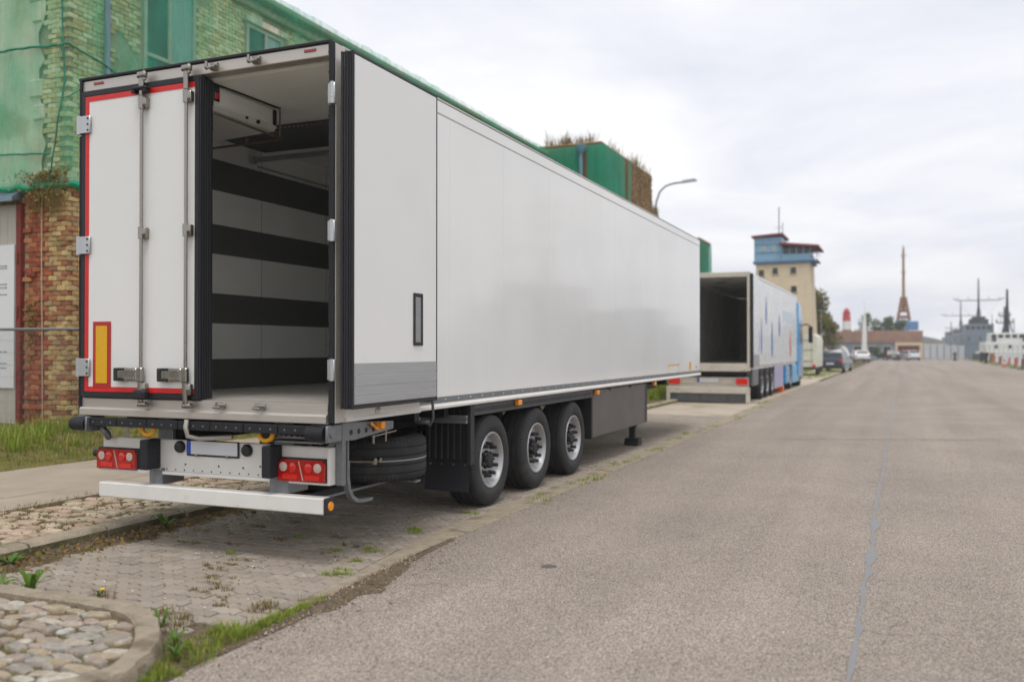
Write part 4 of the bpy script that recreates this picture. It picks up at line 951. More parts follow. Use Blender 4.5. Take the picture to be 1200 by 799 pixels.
while z < 4.6:
    # end wall pier (faces the lay-by's end)
    x = -10.06 + (0.1 if row % 2 else 0.0)
    while x < XW - 0.05:
        L = min(bw, XW - x)
        if L > 0.08:
            red = x < -9.62 + 0.12 * fbm(x, z * 2.0)
            dep = rnd(-0.02, 0.03) if red else rnd(-0.006, 0.012)
            k = random.randrange(8)
            if nb < 300 and z > 0.25:
                o = obj('brick', (bme_r if red else bme_y)[k], BH); o.location = (x + rnd(-0.004, 0.004), YW - 0.012 + dep, z + rnd(-0.003, 0.003)); o.scale = ((L - 0.012) / 0.188, 1, 1); o.rotation_euler = (rnd(-0.03, 0.03), rnd(-0.012, 0.012), rnd(-0.03, 0.03)); nb += 1
                o.matrix_parent_inverse = Matrix.Translation(BH.location).inverted()
        x += bw
    z += bh; row += 1
def brick_run(mb, face, a0, a1, z0, z1, keep=lambda a, z: True):
    z = z0; row = 0
    while z < z1:
        a = a0 + (0.1 if row % 2 else 0)
        while a < a1 - 0.1:
            if keep(a, z):
                k = random.randrange(8); dep = rnd(-0.006, 0.012)
                for_v = bmb[k]
                if face == 'x': vs = [(XW + 0.012 - dep - vy, a + vx, z + vz) for vx, vy, vz in for_v.v]; fs = for_v.f
                else: vs = [(a + vx, YW - 0.012 + dep + vy, z + vz) for vx, vy, vz in for_v.v]; fs = for_v.f
                mb.add(vs, fs)
            a += bw
        z += bh; row += 1
brick_run(rest_y, 'x', YW - 0.0, 7.5, 0.12, 4.6)
win = [(7.06, 8.42), (9.95, 11.2), (12.8, 14.1)]
brick_p = Mpieces('brick_pale', [lin(222, 212, 170), lin(208, 192, 146), lin(198, 184, 140), lin(226, 218, 184), lin(190, 168, 122), lin(214, 204, 160)], bump=0.5, bscale=60, moss=lin(150, 146, 92), var=0.4, mscale=0.9, mthr=0.54)
rest_p = MB()
brick_run(rest_p, 'x', YW, 15.5, 4.6, 9.15, lambda a, z: not any(y0 - 0.2 < a < y1 - 0.05 and 6.6 < z < 8.75 for y0, y1 in win) and (fbm(a * 0.5, z * 0.5) < 0.35))
brick_run(rest_p, 'y', -10.9, XW - 0.1, 4.6, 9.2, lambda a, z: a > -9.62 + 0.3 * fbm(z * 0.9, 3.0))
stuff(rest_y.build('brickwork', brick_y, BH)); stuff(rest_p.build('upper_brickwork', brick_p, BH))
for qx, qz, ql, qh in ((-10.0, 8.45, 0.34, 0.3), (-9.95, 8.1, 0.42, 0.33), (-9.92, 7.66, 0.3, 0.42), (-9.84, 7.3, 0.22, 0.34), (-9.9, 6.0, 0.3, 0.3), (-9.82, 5.6, 0.26, 0.26)):
    MB().box(qx, qx + ql, YW - 0.05, YW + 0.05, qz, qz + qh, 0.015).build('quoin_stone', plaster, BH)
# plastered strip left of the quoins, and patches of old render
def pl_at(u, v): return (-11.6 + (2.0 + 0.34 * fbm(v * 4.5, 3.0) + 0.12 * fbm(v * 19, 8.0)) * u, YW - 0.016 + 0.008 * fbm(u * 4, v * 6), 4.55 + 4.8 * v)
MB().grid(pl_at, 14, 30).build('render_coat', plaster, BH, smooth=180)
ledge = MB().box(-11.6, XW + 0.03, YW - 0.035, YW + 0.05, 4.42, 4.6, 0.01).box(XW - 0.05, XW + 0.035, YW - 0.03, 20, 4.45, 4.6, 0.01).build('string_course', plaster, BH)
ev_ = MB().box(-18.1, XW + 0.18, YW - 0.15, 27.85, EAVE - 0.12, EAVE, 0.02).box(-18.1, XW + 0.1, YW - 0.08, 27.85, EAVE - 0.4, EAVE - 0.26, 0.02).build('cornice', M('cornice_stone', lin(150, 146, 124), rough=0.9, var=0.2, scale=3), BH)
# windows of the upper floor
wood = M('window_wood', lin(176, 178, 164), rough=0.7, var=0.12, scale=8)
boardm = M('window_board', lin(58, 88, 86), rough=0.6, var=0.1, scale=3)
paneg = M('window_pane', lin(150, 168, 170), rough=0.15, var=0.1, scale=1.0)
for y0, y1 in win:
    wf = MB()
    for a in ((y0, y0 + 0.08, 6.7, 8.7), (y1 - 0.08, y1, 6.7, 8.7), (y0 + 0.08, y1 - 0.08, 6.7, 6.78), (y0 + 0.08, y1 - 0.08, 8.62, 8.7), (y0 + 0.08, y1 - 0.08, 7.15, 7.22), (y0 + 0.62, y0 + 0.7, 7.22, 8.62)):
        wf.box(XW - 0.06, XW + 0.025, *a, 0.006)
    wo = wf.build('window', wood, BH)
    MB().box(XW - 0.04, XW - 0.02, y0 + 0.7, y1 - 0.08, 7.22, 8.62).build('pane', paneg, wo)
    MB().box(XW - 0.04, XW - 0.015, y0 + 0.08, y0 + 0.62, 7.22, 8.62).build('board', boardm, wo)
    MB().box(XW - 0.04, XW - 0.02, y0 + 0.08, y1 - 0.08, 6.78, 7.15).build('pane', boardm, wo)
    MB().box(XW - 0.03, XW + 0.09, y0 - 0.1, y1 + 0.1, 8.72, 8.86, 0.01).build('lintel', plaster, wo)
    MB().box(XW - 0.03, XW + 0.1, y0 - 0.08, y1 + 0.08, 6.6, 6.69, 0.01).build('sill', plaster, wo)
# doorway on the end wall
redw = M('red_oxide_paint', lin(122, 48, 36), rough=0.7, var=0.25, scale=9, spots=(8, 0.6, lin(90, 60, 50), 0.6))
doorm = M('weathered_door', lin(186, 180, 170), rough=0.8, var=0.1, scale=5, stretch=(8, 8, 0.6), streak=0.3)
dw = MB().box(-10.19, -10.075, YW - 0.06, YW + 0.05, 0.2, 4.2, 0.006).build('door_frame', redw, BH)
dr = MB()
for i in range(6): dr.box(-10.2 - (i + 1) * 0.235, -10.2 - i * 0.235 - 0.005, YW - 0.02, YW + 0.02, 0.25, 4.18, 0.004)
door = dr.build('door', doorm, BH)
hm = MB()
for zz in (1.1, 2.2, 3.15): hm.box(-10.16, -10.12, YW - 0.085, YW - 0.06, zz, zz + 0.2, 0.006)
hm.build('door_hinge', redw, dw)
MB().prism([(YW - 0.25, 4.2), (YW + 0.02, 4.3), (YW + 0.02, 4.42), (YW - 0.02, 4.42), (YW - 0.25, 4.28)], 'x', -12.2, -10.05).build('door_canopy', M('zinc', lin(120, 136, 150), rough=0.4, metal=0.5, var=0.1), BH)
dp = MB().tube([(XW + 0.09, 6.13, 4.3), (XW + 0.09, 6.13, 9.1), (XW + 0.2, 6.13, 9.35)], 0.055, 12)
for zz in (5.0, 6.5, 8.0): dp.cyl((XW + 0.09, 6.13, zz), (XW + 0.09, 6.13, zz + 0.05), 0.066, n=12)
dp.build('drainpipe', M('pipe_blue_grey', lin(110, 138, 150), rough=0.4, var=0.06), BH, smooth=50)
MB().tube([(-9.6, YW - 0.03, 4.3), (-9.59, YW - 0.035, 3.0), (-9.57, YW - 0.03, 1.6), (-9.56, YW - 0.03, 0.4)], 0.009, 6).build('cable', M('cable_pale', lin(196, 180, 160), rough=0.7), BH)
# notice on the door
pst = MB().box(-11.4, -10.245, YW - 0.045, YW - 0.03, 0.98, 3.48, 0.003).build('door_notice', M('notice_white', lin(222, 224, 226), rough=0.5, var=0.02, scale=2)); tag(pst, 'white notice sheet fixed to the weathered warehouse door', 'notice')
ln = MB(); ink = M('notice_ink', lin(120, 122, 124), rough=0.6)
for zz, L in ((3.1, 0.3), (3.06, 0.28), (2.78, 0.18), (2.72, 0.22), (2.6, 0.26), (1.6, 0.3), (1.4, 0.24), (1.32, 0.28)):
    x = -10.42
    while x > -10.42 - L: wv = rnd(0.02, 0.07); ln.box(x - wv, x, YW - 0.048, YW - 0.0455, zz, zz + 0.022); x -= wv + 0.018
ln.build('notice_lettering', ink, pst)

# --- debris netting
def net_material(name, col, dens, dens2, nsc):
    m = bpy.data.materials.new(name); m.use_nodes = True; t = m.node_tree; b = t.nodes['Principled BSDF']; n = t.nodes.new; l = t.links.new
    g = n('ShaderNodeNewGeometry')
    a = n('ShaderNodeTexNoise'); a.inputs['Scale'].default_value = nsc; a.inputs['Detail'].default_value = 5; l(g.outputs['Position'], a.inputs['Vector'])
    mp = n('ShaderNodeMapping'); mp.inputs['Scale'].default_value = (3, 3, 0.35); l(g.outputs['Position'], mp.inputs[0])
    a2 = n('ShaderNodeTexNoise'); a2.inputs['Scale'].default_value = 2.2; a2.inputs['Detail'].default_value = 4; l(mp.outputs[0], a2.inputs['Vector'])
    ad = n('ShaderNodeMath'); ad.operation = 'ADD'; l(a.outputs[0], ad.inputs[0]); l(a2.outputs[0], ad.inputs[1])
    mr = n('ShaderNodeMapRange'); l(ad.outputs[0], mr.inputs[0]); mr.inputs[1].default_value = 0.7; mr.inputs[2].default_value = 1.3; mr.inputs[3].default_value = dens; mr.inputs[4].default_value = dens2
    b.inputs['Base Color'].default_value = (*col, 1); b.inputs['Roughness'].default_value = 0.7
    tr = n('ShaderNodeBsdfTransparent'); tl_ = n('ShaderNodeBsdfTranslucent'); tl_.inputs[0].default_value = (*col, 1)
    m1 = n('ShaderNodeMixShader'); m1.inputs[0].default_value = 0.4; l(b.outputs[0], m1.inputs[1]); l(tl_.outputs[0], m1.inputs[2])
    m2 = n('ShaderNodeMixShader'); l(mr.outputs[0], m2.inputs[0]); l(tr.outputs[0], m2.inputs[1]); l(m1.outputs[0], m2.inputs[2]); l(m2.outputs[0], t.nodes['Material Output'].inputs[0])
    return m
netm = net_material('green_netting', lin(78, 196, 154), 0.14, 0.58, 0.8)
netd = net_material('green_netting_dense', lin(36, 172, 134), 0.6, 0.97, 0.9)
cordm = M('green_cord', lin(30, 122, 98), rough=0.7, var=0.2, scale=9)
NT = thing('debris_netting', 'sheer green debris net hanging over the corner of the brick warehouse', 'netting', (XW, YW, 4.5))
def net_pt(s, z):
    # s < 0 along the end wall, s > 0 along the street wall
    off = 0.1 + 0.04 * fbm(s * 0.9, z * 0.7) + 0.055 * fbm(s * 3.0 + z * 0.6, z * 0.5, 4) + 0.02 * fbm(s * 7 - z, z * 2.0) * (1.0 if z < 8.9 else 0.3) + 0.16 * min(1, max(0, (z - 8.9) / 0.25))
    if s < 0: return (XW + s + off * min(1, max(0, 1 + s * 2)), YW - off, z)
    return (XW + off, YW + s - off * max(0, 1 - s * 2), z)
MB().grid(lambda u, v: net_pt(-2.8 + 25.2 * u, 4.42 + 0.06 * fbm(u * 30, 1) + (5.05 - 0.06 * fbm(u * 30, 1)) * v), 320, 80).build('net_sheet', netm, NT, smooth=180)
def fold(u, v):
    s = -2.8 + 12 * u; a = v * 2 * math.pi; r = 0.035 + 0.02 * fbm(u * 50, 2); p = net_pt(s, 4.43 + 0.07 * fbm(u * 26, 1)); return (p[0] + r * math.cos(a) * 0.8, p[1] - r * math.cos(a) * 0.8, p[2] + r * math.sin(a) * 1.6)
MB().grid(fold, 140, 6).build('net_hem', netd, NT, smooth=180)
def cord(zf, s0, s1, r=0.014, n=40):
    return [Vector(net_pt(s0 + (s1 - s0) * i / n, zf(s0 + (s1 - s0) * i / n))) + Vector((0.025, -0.025, 0)) for i in range(n + 1)]
MB().tube(cord(lambda s: 6.84 - 0.05 * (s + 1) ** 2 + 0.03 * fbm(s * 3, 1), -2.8, 0.05), 0.02, 6).tube(cord(lambda s: 6.80 - 0.25 * s, 0.0, 1.2), 0.018, 6).build('net_cord', cordm, NT, smooth=60)
MB().tube(cord(lambda s: 5.12 - 0.06 * (s + 2.8), -2.8, -0.35), 0.016, 6).build('net_cord', cordm, NT, smooth=60)
def seam_at(t): z = 8.9 - 4.35 * t; s = -0.05 - 0.05 * math.sin(t * 5) - (0.35 * max(0, t - 0.62) / 0.38); return Vector(net_pt(min(-0.01, s), z)) + Vector((0.02, -0.03, 0))
MB().tube([seam_at(i / 40) for i in range(41)], [0.012 + 0.03 * abs(fbm(i * 0.5, 3)) for i in range(41)], 6).build('net_seam', cordm, NT, smooth=60)
MB().tube(cord(lambda s: 5.9 + 0.8 * s, 0.0, 0.9), 0.012, 6).build('net_cord', cordm, NT, smooth=60)
# dry vines spilling over the ledge below the net
vine_m = Mleaf('dry_vine', [lin(140, 120, 64), lin(112, 104, 48), lin(154, 132, 78), lin(96, 78, 48)], 0.2)
def leaf_tri(mb, p, L, nrm_rand=1.0):
    dv_ = Vector((rnd(-1, 1), rnd(-1, 1), rnd(-1, 1))).normalized(); s_ = dv_.orthogonal().normalized() * L * 0.32; p = Vector(p)
    mb.add([p, p + dv_ * L * 0.5 + s_, p + dv_ * L, p + dv_ * L * 0.5 - s_], [(0, 1, 2, 3)])
vn = MB()
for i in range(1000):
    t = rnd(0, 1) ** 1.7; x = min(-8.92, random.gauss(-9.42, 0.3)); z = 4.66 + 0.12 * fbm(x * 6, 4) - t * (0.25 + 0.95 * max(0, fbm(x * 2.6, 1) + 0.3)) ; leaf_tri(vn, (x, YW - 0.05 - rnd(0, 0.12), z), rnd(0.02, 0.06))
for i in range(260): leaf_tri(vn, (random.gauss(-9.82, 0.09), YW - 0.03 - rnd(0, 0.05), random.gauss(2.05, 0.3)), rnd(0.02, 0.06))
for i in range(60):
    x = rnd(-9.8, -8.95); vn.tube([(x, YW - 0.05, 4.6), (x + rnd(-0.1, 0.1), YW - 0.12, 4.3), (x + rnd(-0.2, 0.2), YW - 0.08, 3.95 + rnd(-0.1, 0.2))], 0.004, 3)
stuff(vn.build('dry_creeper', vine_m), 'dry creeper hanging from the ledge under the green net')

# --- temporary mesh fence in front of the door
FN = thing('mesh_fence', 'grey site fence of welded wire mesh before the warehouse door', 'fence', (-10, 4.7, 0.3))
MB().tube([(-14.2, 4.75, 2.02), (-11.9, 4.7, 2.0), (-6.9, 4.72, 1.97)], 0.024, 10).build('top_rail', galv, FN, smooth=60)
for x in (-11.9, -6.95):
    MB().cyl((x, 4.71, 0.2), (x, 4.71, 2.0), 0.022, n=10).build('fence_post', galv, FN, smooth=60)
wr = MB()
for i in range(124): wr.cyl((-11.9 + i * 0.04 * 1.0, 4.715, 0.35), (-11.9 + i * 0.04, 4.715, 1.98), 0.0018, n=3, cap=False)
for i in range(9): wr.cyl((-11.9, 4.715, 0.4 + i * 0.2), (-6.95, 4.715, 0.4 + i * 0.2), 0.0022, n=3, cap=False)
wr.build('wire_mesh', galv, FN)

# --- projecting wing farther along, densely netted
brown_b = Mpieces('brick_brown', [lin(150, 122, 82), lin(130, 100, 66), lin(168, 140, 100), lin(120, 92, 64)], bump=0.5, bscale=50, moss=lin(104, 92, 58), var=0.5, mscale=0.7, mthr=0.5)
WG = thing('netted_wing', 'tall projecting brick wing wrapped in dense green netting, weeds on its roof', 'building', (-8, 31.5, 0))
YG, XG, HG = 27.9, -6.7, 9.62
MB().box(-16, XG, YG, 35.6, -0.1, HG, 0.02).build('wall', brown_b, WG)
wb = MB()
for i in range(20):
    for j in range(26):
        if rnd(0, 1) < 0.8: yb = 32.2 + i * 0.17 + (0.08 if j % 2 else 0); wb.box(XG, XG + rnd(0.02, 0.05), yb, min(35.6, yb + 0.15), 6.2 + j * 0.13, 6.2 + j * 0.13 + 0.11, 0.01)
stuff(wb.build('brickwork', brown_b, WG))
MB().box(-16.05, XG + 0.02, YG - 0.02, 35.65, HG, HG + 0.08, 0.02).build('cornice', brown_b, WG)
pn = MB().tube([(-7.45, YG - 0.25, 3.0), (-7.45, YG - 0.25, 9.25)], 0.075, 12).lathe([(0.07, 0), (0.1, 0.1), (0.2, 0.22), (0.22, 0.4), (0.2, 0.4), (0.06, 0.15)], (-7.45, YG - 0.25, 9.15), 'z', 14)
pn.build('drainpipe', M('pipe_blue', lin(96, 140, 156), rough=0.4, var=0.08), WG, smooth=50)
NW = thing('dense_netting', 'dense dark green net stretched round the projecting wing', 'netting', (XG, YG, 5))
def wn(u, v):
    s = -4.0 + 8.1 * u; z = 3.0 + 6.55 * v; off = 0.14 + 0.05 * fbm(s * 1.6, z * 0.4)
    if s < 0: return (XG + s + off * max(0, 1 + s), YG - off, z)
    return (XG + off, YG + s - off * max(0, 1 - s), z)
MB().grid(lambda u, v: wn(u * 0.385, v), 34, 24).build('net_sheet', netd, NW, smooth=180)
MB().grid(lambda u, v: wn(0.42 + u * 0.42, v), 34, 24).build('net_sheet', netd, NW, smooth=180)
MB().grid(lambda u, v: wn(0.90 + u * 0.05, v), 6, 24).build('net_sheet', netd, NW, smooth=180)
# third block, seen just past the trailer's front
W3 = thing('far_netted_block', 'distant low block with green netting, seen between the two trailers', 'building', (-9, 52, 0))
MB().box(-16, -6.75, 46.5, 49.6, -0.1, 7.9, 0.02).build('wall', brown_b, W3)
MB().box(-16.1, -6.65, 46.4, 49.7, 7.9, 8.05, 0.02).build('cornice', brown_b, W3)
N3 = MB().grid(lambda u, v: (-6.6 + 0.05 * fbm(u * 4, v * 3), 46.45 + 3.2 * u, 5.2 + 2.65 * v), 10, 8).grid(lambda u, v: (-10.5 + 3.9 * u, 46.36 + 0.05 * fbm(u * 5, v * 3), 5.2 + 2.65 * v), 10, 8)
tag(N3.build('block_netting', netd, None, smooth=180), 'green net over the top of the distant low block', 'netting')

# --- street lamp behind the wing
SLp = thing('street_lamp', 'grey curved-arm street lamp rising behind the parked trailer', 'street lamp', (-7.6, 40, 0))
MB().tube([(-7.62, 40, 0), (-7.62, 40, 8.7)], [0.11, 0.06], 12).build('pole', galv, SLp, smooth=60)
MB().tube([(-7.62, 40, 8.6), (-7.58, 40, 9.2), (-7.4, 40, 9.7), (-7.1, 40, 9.97), (-6.7, 40, 10.08), (-6.2, 40, 10.1)], 0.045, 10).build('arm', galv, SLp, smooth=60)
MB().prism([(-6.3, 10.06), (-5.55, 10.12), (-5.5, 10.16), (-5.6, 10.24), (-6.1, 10.2), (-6.3, 10.14)], 'y', 39.88, 40.12).build('lamp_head', M('lamp_head_grey', lin(170, 176, 180), rough=0.4, var=0.05), SLp)

# --- harbour control tower
TW = thing('control_tower', 'cream harbour control tower with a light blue lookout cabin on top', 'tower', (-5.4, 77, 0))
cream = M('tower_render', lin(212, 196, 168), rough=0.85, var=0.06, scale=1.2, streak=0.2)
tblue = M('tower_blue', lin(138, 180, 206), rough=0.6, var=0.1, scale=2.5, stretch=(5, 5, 0.6))
tred = M('tower_roof_red', lin(128, 58, 58), rough=0.7, var=0.1)
drk = M('dark_glazing', lin(48, 56, 60), rough=0.15, var=0.2, scale=2)
tdb = M('tower_dark_blue', lin(84, 112, 150), rough=0.6)
wt = MB(); vs = []
for z, e in ((0, 0.35), (9.0, 0.0)): vs += [(-7.6 - e, 75 - e, z), (-3.2 + e, 75 - e, z), (-3.2 + e, 79.4 + e, z), (-7.6 - e, 79.4 + e, z)]
wt.add(vs, [(3, 2, 1, 0), (4, 5, 6, 7), (0, 1, 5, 4), (1, 2, 6, 5), (2, 3, 7, 6), (3, 0, 4, 7)]).build('wall', cream, TW)
for x, z in ((-7.15, 8.2), (-6.0, 8.35), (-4.5, 8.35), (-4.45, 6.75), (-4.4, 5.1), (-6.0, 5.1)):
    e = 0.35 * (1 - z / 9.0)
    wf = MB().box(x - 0.3, x + 0.3, 74.95 - e - 0.03, 75.05 - e, z - 0.35, z + 0.35, 0.01).build('window', cream, TW)
    MB().box(x - 0.22, x + 0.22, 74.9 - e, 74.915 - e, z - 0.27, z + 0.27).build('pane', drk, wf)
MB().box(-7.85, -2.95, 74.75, 79.6, 9.0, 9.2, 0.03).build('deck', tdb, TW)
lk = MB().box(-7.75, -5.45, 74.85, 79.4, 9.2, 11.25, 0.03).build('lookout_block', tblue, TW)
rb = MB()
for i in range(12): rb.box(-7.7 + i * 0.19, -7.68 + i * 0.19, 74.83, 74.849, 9.25, 11.2)
for zz in (9.9, 10.6): rb.box(-7.74, -5.46, 74.82, 74.829, zz, zz + 0.05)
rb.build('cladding_rib', tdb, lk)
for x in (-6.9, -6.1): MB().box(x - 0.22, x + 0.22, 74.815, 74.845, 10.0, 10.55, 0.01).build('pane', paneg, lk)
MB().prism([(-7.95, 11.25), (-5.35, 11.42), (-5.35, 11.58), (-7.95, 11.42)], 'y', 74.6, 79.6).build('roof', tred, TW)
MB().box(-5.44, -3.1, 74.85, 79.3, 9.2, 9.75, 0.02).build('parapet', tblue, TW)
gz = MB().box(-5.4, -3.2, 75.0, 79.2, 9.75, 10.35).build('glazing', drk, TW)
for i in range(5): MB().box(-5.42 + i * 0.56, -5.34 + i * 0.56, 74.94, 75.0, 9.75, 10.35).build('mullion', tblue, gz)
MB().prism([(-5.6, 10.55), (-2.4, 10.22), (-2.4, 10.4), (-5.6, 10.75)], 'y', 74.3, 79.7).build('roof', tred, TW)
bl = MB()
for x in (-3.0, -2.6): bl.cyl((x, 74.9, 9.1), (x, 74.9, 10.3), 0.03, n=6)
bl.box(-3.1, -2.5, 74.8, 78, 9.1, 9.18).cyl((-3.05, 74.85, 9.75), (-2.55, 74.85, 9.75), 0.025, n=6).cyl((-2.55, 74.85, 9.75), (-2.55, 78, 9.75), 0.025, n=6)
bl.build('balcony', tdb, TW)
MB().cyl((-5.8, 76, 11.5), (-5.8, 76, 14.0), 0.04, n=6).cyl((-5.5, 76, 11.4), (-5.5, 76, 12.6), 0.03, n=6).cyl((-6.1, 76, 12.2), (-5.5, 76, 12.2), 0.02, n=5).build('antenna', blkm, TW)
# ================================================================== second articulated truck
T2 = thing('articulated_truck', 'white box truck with blue cab, its empty load space open at the rear', 'truck', (-1.55, 30, 0))
X1, X0, Y0 = -0.28, -2.84, 22.4
t2w = M('truck_white', lin(220, 222, 222), rough=0.3, var=0.02, scale=1.5, coat=0.2)
t2in = M('truck_inside', lin(214, 212, 206), rough=0.6, var=0.15, scale=2)
t2fr = M('truck_frame', lin(196, 188, 176), rough=0.5, var=0.08, scale=4, spots=(3, 0.56, lin(140, 126, 106), 0.6))
cabb = M('cab_blue', lin(48, 146, 204), rough=0.25, var=0.05, coat=0.5)
cabl = M('cab_light_blue', lin(120, 178, 214), rough=0.35, var=0.05)
lav = M('skirt_lavender', lin(170, 168, 196), rough=0.5, var=0.04)
MB().box(X1 - 0.06, X1, Y0 + 0.1, 36.0, 1.12, 3.92, 0.01).build('side_wall', t2w, T2)
MB().box(X0, X0 + 0.06, Y0 + 0.1, 36.0, 1.12, 3.92, 0.01).build('side_wall', t2w, T2)
MB().box(X0, X1, Y0 + 0.02, 36.0, 3.93, 4.0, 0.01).build('roof', t2w, T2)
MB().box(X0 + 0.06, X1 - 0.06, 35.9, 35.99, 1.12, 3.92).build('front_wall', t2in, T2)
MB().box(X0 + 0.06, X1 - 0.06, Y0 + 0.04, 35.9, 1.02, 1.2, 0).build('load_floor', t2in, T2)
MB().box(X0 + 0.062, X0 + 0.09, Y0 + 0.1, 35.88, 1.21, 3.9).box(X1 - 0.09, X1 - 0.062, Y0 + 0.1, 35.88, 1.21, 3.9).build('lining', t2in, T2)
rf = MB().box(X0 - 0.02, X0 + 0.07, Y0 - 0.05, Y0 + 0.09, 1.0, 4.01, 0.01).box(X1 - 0.07, X1 + 0.02, Y0 - 0.05, Y0 + 0.09, 1.0, 4.01, 0.01).box(X0 + 0.07, X1 - 0.07, Y0 - 0.05, Y0 + 0.09, 3.86, 4.01, 0.01).box(X0 + 0.07, X1 - 0.07, Y0 - 0.06, Y0 + 0.09, 0.98, 1.22, 0.01)
rf.build('rear_frame', t2fr, T2)
MB().box(X1 - 0.2, X1 - 0.1, 32.5, 33.2, 1.25, 3.0, 0.02).build('inner_door_panel', t2w, T2)
for xa, xb in ((X1 + 0.03, X1 + 0.11), (X0 - 0.11, X0 - 0.03)):
    dd = MB().box(xa, xb, Y0 - 0.02, Y0 + 1.24, 1.1, 3.95, 0.01).build('folded_door', t2w, T2)
    MB().box(xa - 0.01, xb + 0.01, Y0 - 0.06, Y0 - 0.021, 1.1, 3.95, 0.005).build('door_gasket', gask, dd)
    MB().box(xb, xb + 0.008, Y0, Y0 + 1.22, 1.12, 1.5, 0.002).build('kick_plate', alu, dd)
lp2 = MB().box(X0 + 0.05, X1 - 0.05, Y0 + 0.1, Y0 + 0.14, 0.5, 0.8, 0.01).build('light_panel', t2fr, T2)
for x in (X0 + 0.06, X1 - 0.42): MB().box(x, x + 0.36, Y0 + 0.03, Y0 + 0.1, 0.58, 0.76, 0.02).build('tail_light', redlens2, T2)
for x0, x1 in ((-2.35, -1.95), (-1.15, -0.78)): MB().box(x0, x1, Y0 + 0.075, Y0 + 0.1, 0.6, 0.76, 0.006).build('panel_patch', t2fr, lp2)
MB().box(-1.82, -1.24, Y0 + 0.07, Y0 + 0.099, 0.64, 0.78, 0.005).build('number_plate', plate_w, T2)
MB().box(-1.87, -1.821, Y0 + 0.07, Y0 + 0.099, 0.64, 0.78, 0.005).build('plate_band', blue, T2)
u2 = MB().box(X0 - 0.0, X1 + 0.0, Y0 - 0.02, Y0 + 0.1, 0.3, 0.5, 0.015).box(X0, X0 + 0.12, Y0 - 0.02, Y0 + 0.1, 0.02, 0.3, 0.01).box(X1 - 0.12, X1, Y0 - 0.02, Y0 + 0.1, 0.02, 0.3, 0.01).build('underrun_beam', t2fr, T2)
MB().box(X0 + 0.125, X1 - 0.125, Y0 + 0.0, Y0 + 0.06, 0.03, 0.3, 0.01).build('tail_lift_plate', M('lift_dark', lin(78, 82, 84), rough=0.5, metal=0.3, var=0.25, scale=3, streak=0.3), u2)
MB().box(X0 + 0.1, X1 - 0.1, Y0 + 0.15, 35, 0.86, 1.02, 0.02).box(X0 + 0.3, X1 - 0.3, Y0 + 0.3, 35, 0.45, 0.9).build('chassis', blkm, T2)
for y in (25.3, 26.6, 27.9): add_wheel(T2, (X1 - 0.02, y, 0.485)); add_wheel(T2, (X0 + 0.02, y, 0.485), math.pi)
MB().box(X1 - 0.06, X1 - 0.02, 28.5, 31.1, 0.22, 1.04, 0.01).build('side_skirt', lav, T2)
MB().box(X1 - 0.3, X1 - 0.05, 23.4, 24.6, 0.5, 1.02, 0.02).build('side_locker', galv, T2)
# printed marks on the flank
def drop(y, z, h, wv, mt, nm):
    P_ = [(y + wv * math.sin(t) * (1 - 0.45 * math.cos(t)), z + h * 0.5 * math.cos(t)) for t in [2 * math.pi * i / 18 for i in range(18)]]
    MB().prism(P_, 'x', X1 + 0.001, X1 + 0.003).build(nm, mt, T2)
bl1 = M('print_blue', lin(48, 78, 170), rough=0.4); bl2 = M('print_teal', lin(40, 112, 176), rough=0.4); rd1 = M('print_red', lin(200, 60, 62), rough=0.4); pale = M('print_pale_blue', lin(196, 214, 228), rough=0.4, var=0.12, scale=1.4)
drop(26.1, 3.0, 1.0, 0.16, bl1, 'printed_drop'); drop(24.95, 2.1, 1.2, 0.13, bl1, 'printed_drop'); drop(27.6, 2.0, 1.3, 0.22, bl2, 'printed_drop'); drop(29.7, 2.55, 0.85, 0.2, bl1, 'printed_drop'); drop(33.4, 1.85, 1.1, 0.25, rd1, 'printed_drop'); drop(24.45, 1.9, 0.7, 0.05, bl1, 'printed_drop')
for i in range(3): MB().box(X1 + 0.001, X1 + 0.003, 30.6 + 0.2 * (i % 2), 35.3 - 0.35 * (i % 3), 2.75 + i * 0.15, 2.86 + i * 0.15).build('printed_line', pale, T2)
# tractor
cb = MB().prism([(36.25, 0.45), (38.35, 0.4), (38.5, 0.9), (38.5, 1.7), (38.2, 2.9), (37.6, 3.55), (36.9, 3.75), (36.25, 3.75)], 'x', X0 + 0.03, X1 + 0.02).build('cab', cabb, T2)
MB().box(X1 + 0.021, X1 + 0.03, 37.1, 38.1, 1.95, 2.75, 0.01).build('side_window', drk, cb)
MB().box(X1 + 0.021, X1 + 0.032, 37.0, 38.2, 0.95, 1.88, 0.01).build('cab_door', cabb, cb)
MB().box(X1 - 0.5, X1 + 0.06, 36.0, 36.24, 0.55, 3.7, 0.04).build('air_deflector', cabb, cb)
MB().box(X1 - 0.4, X1 - 0.01, 32.0, 33.3, 0.25, 1.0, 0.06).build('wheel_arch', cabb, T2)
MB().box(X1 - 0.45, X1 + 0.0, 34.45, 36.9, 0.22, 1.02, 0.05).build('fuel_tank_fairing', cabl, T2)
for y in (33.85, 37.6): add_wheel(T2, (X1 - 0.03, y, 0.485)); add_wheel(T2, (X0 + 0.03, y, 0.485), math.pi)
mr_ = MB().tube([(X1 + 0.02, 38.0, 2.75), (X1 + 0.2, 38.1, 2.8), (X1 + 0.38, 38.1, 2.72)], 0.03, 6).box(X1 + 0.3, X1 + 0.48, 38.0, 38.18, 1.95, 2.7, 0.03).build('wing_mirror', blk, T2)
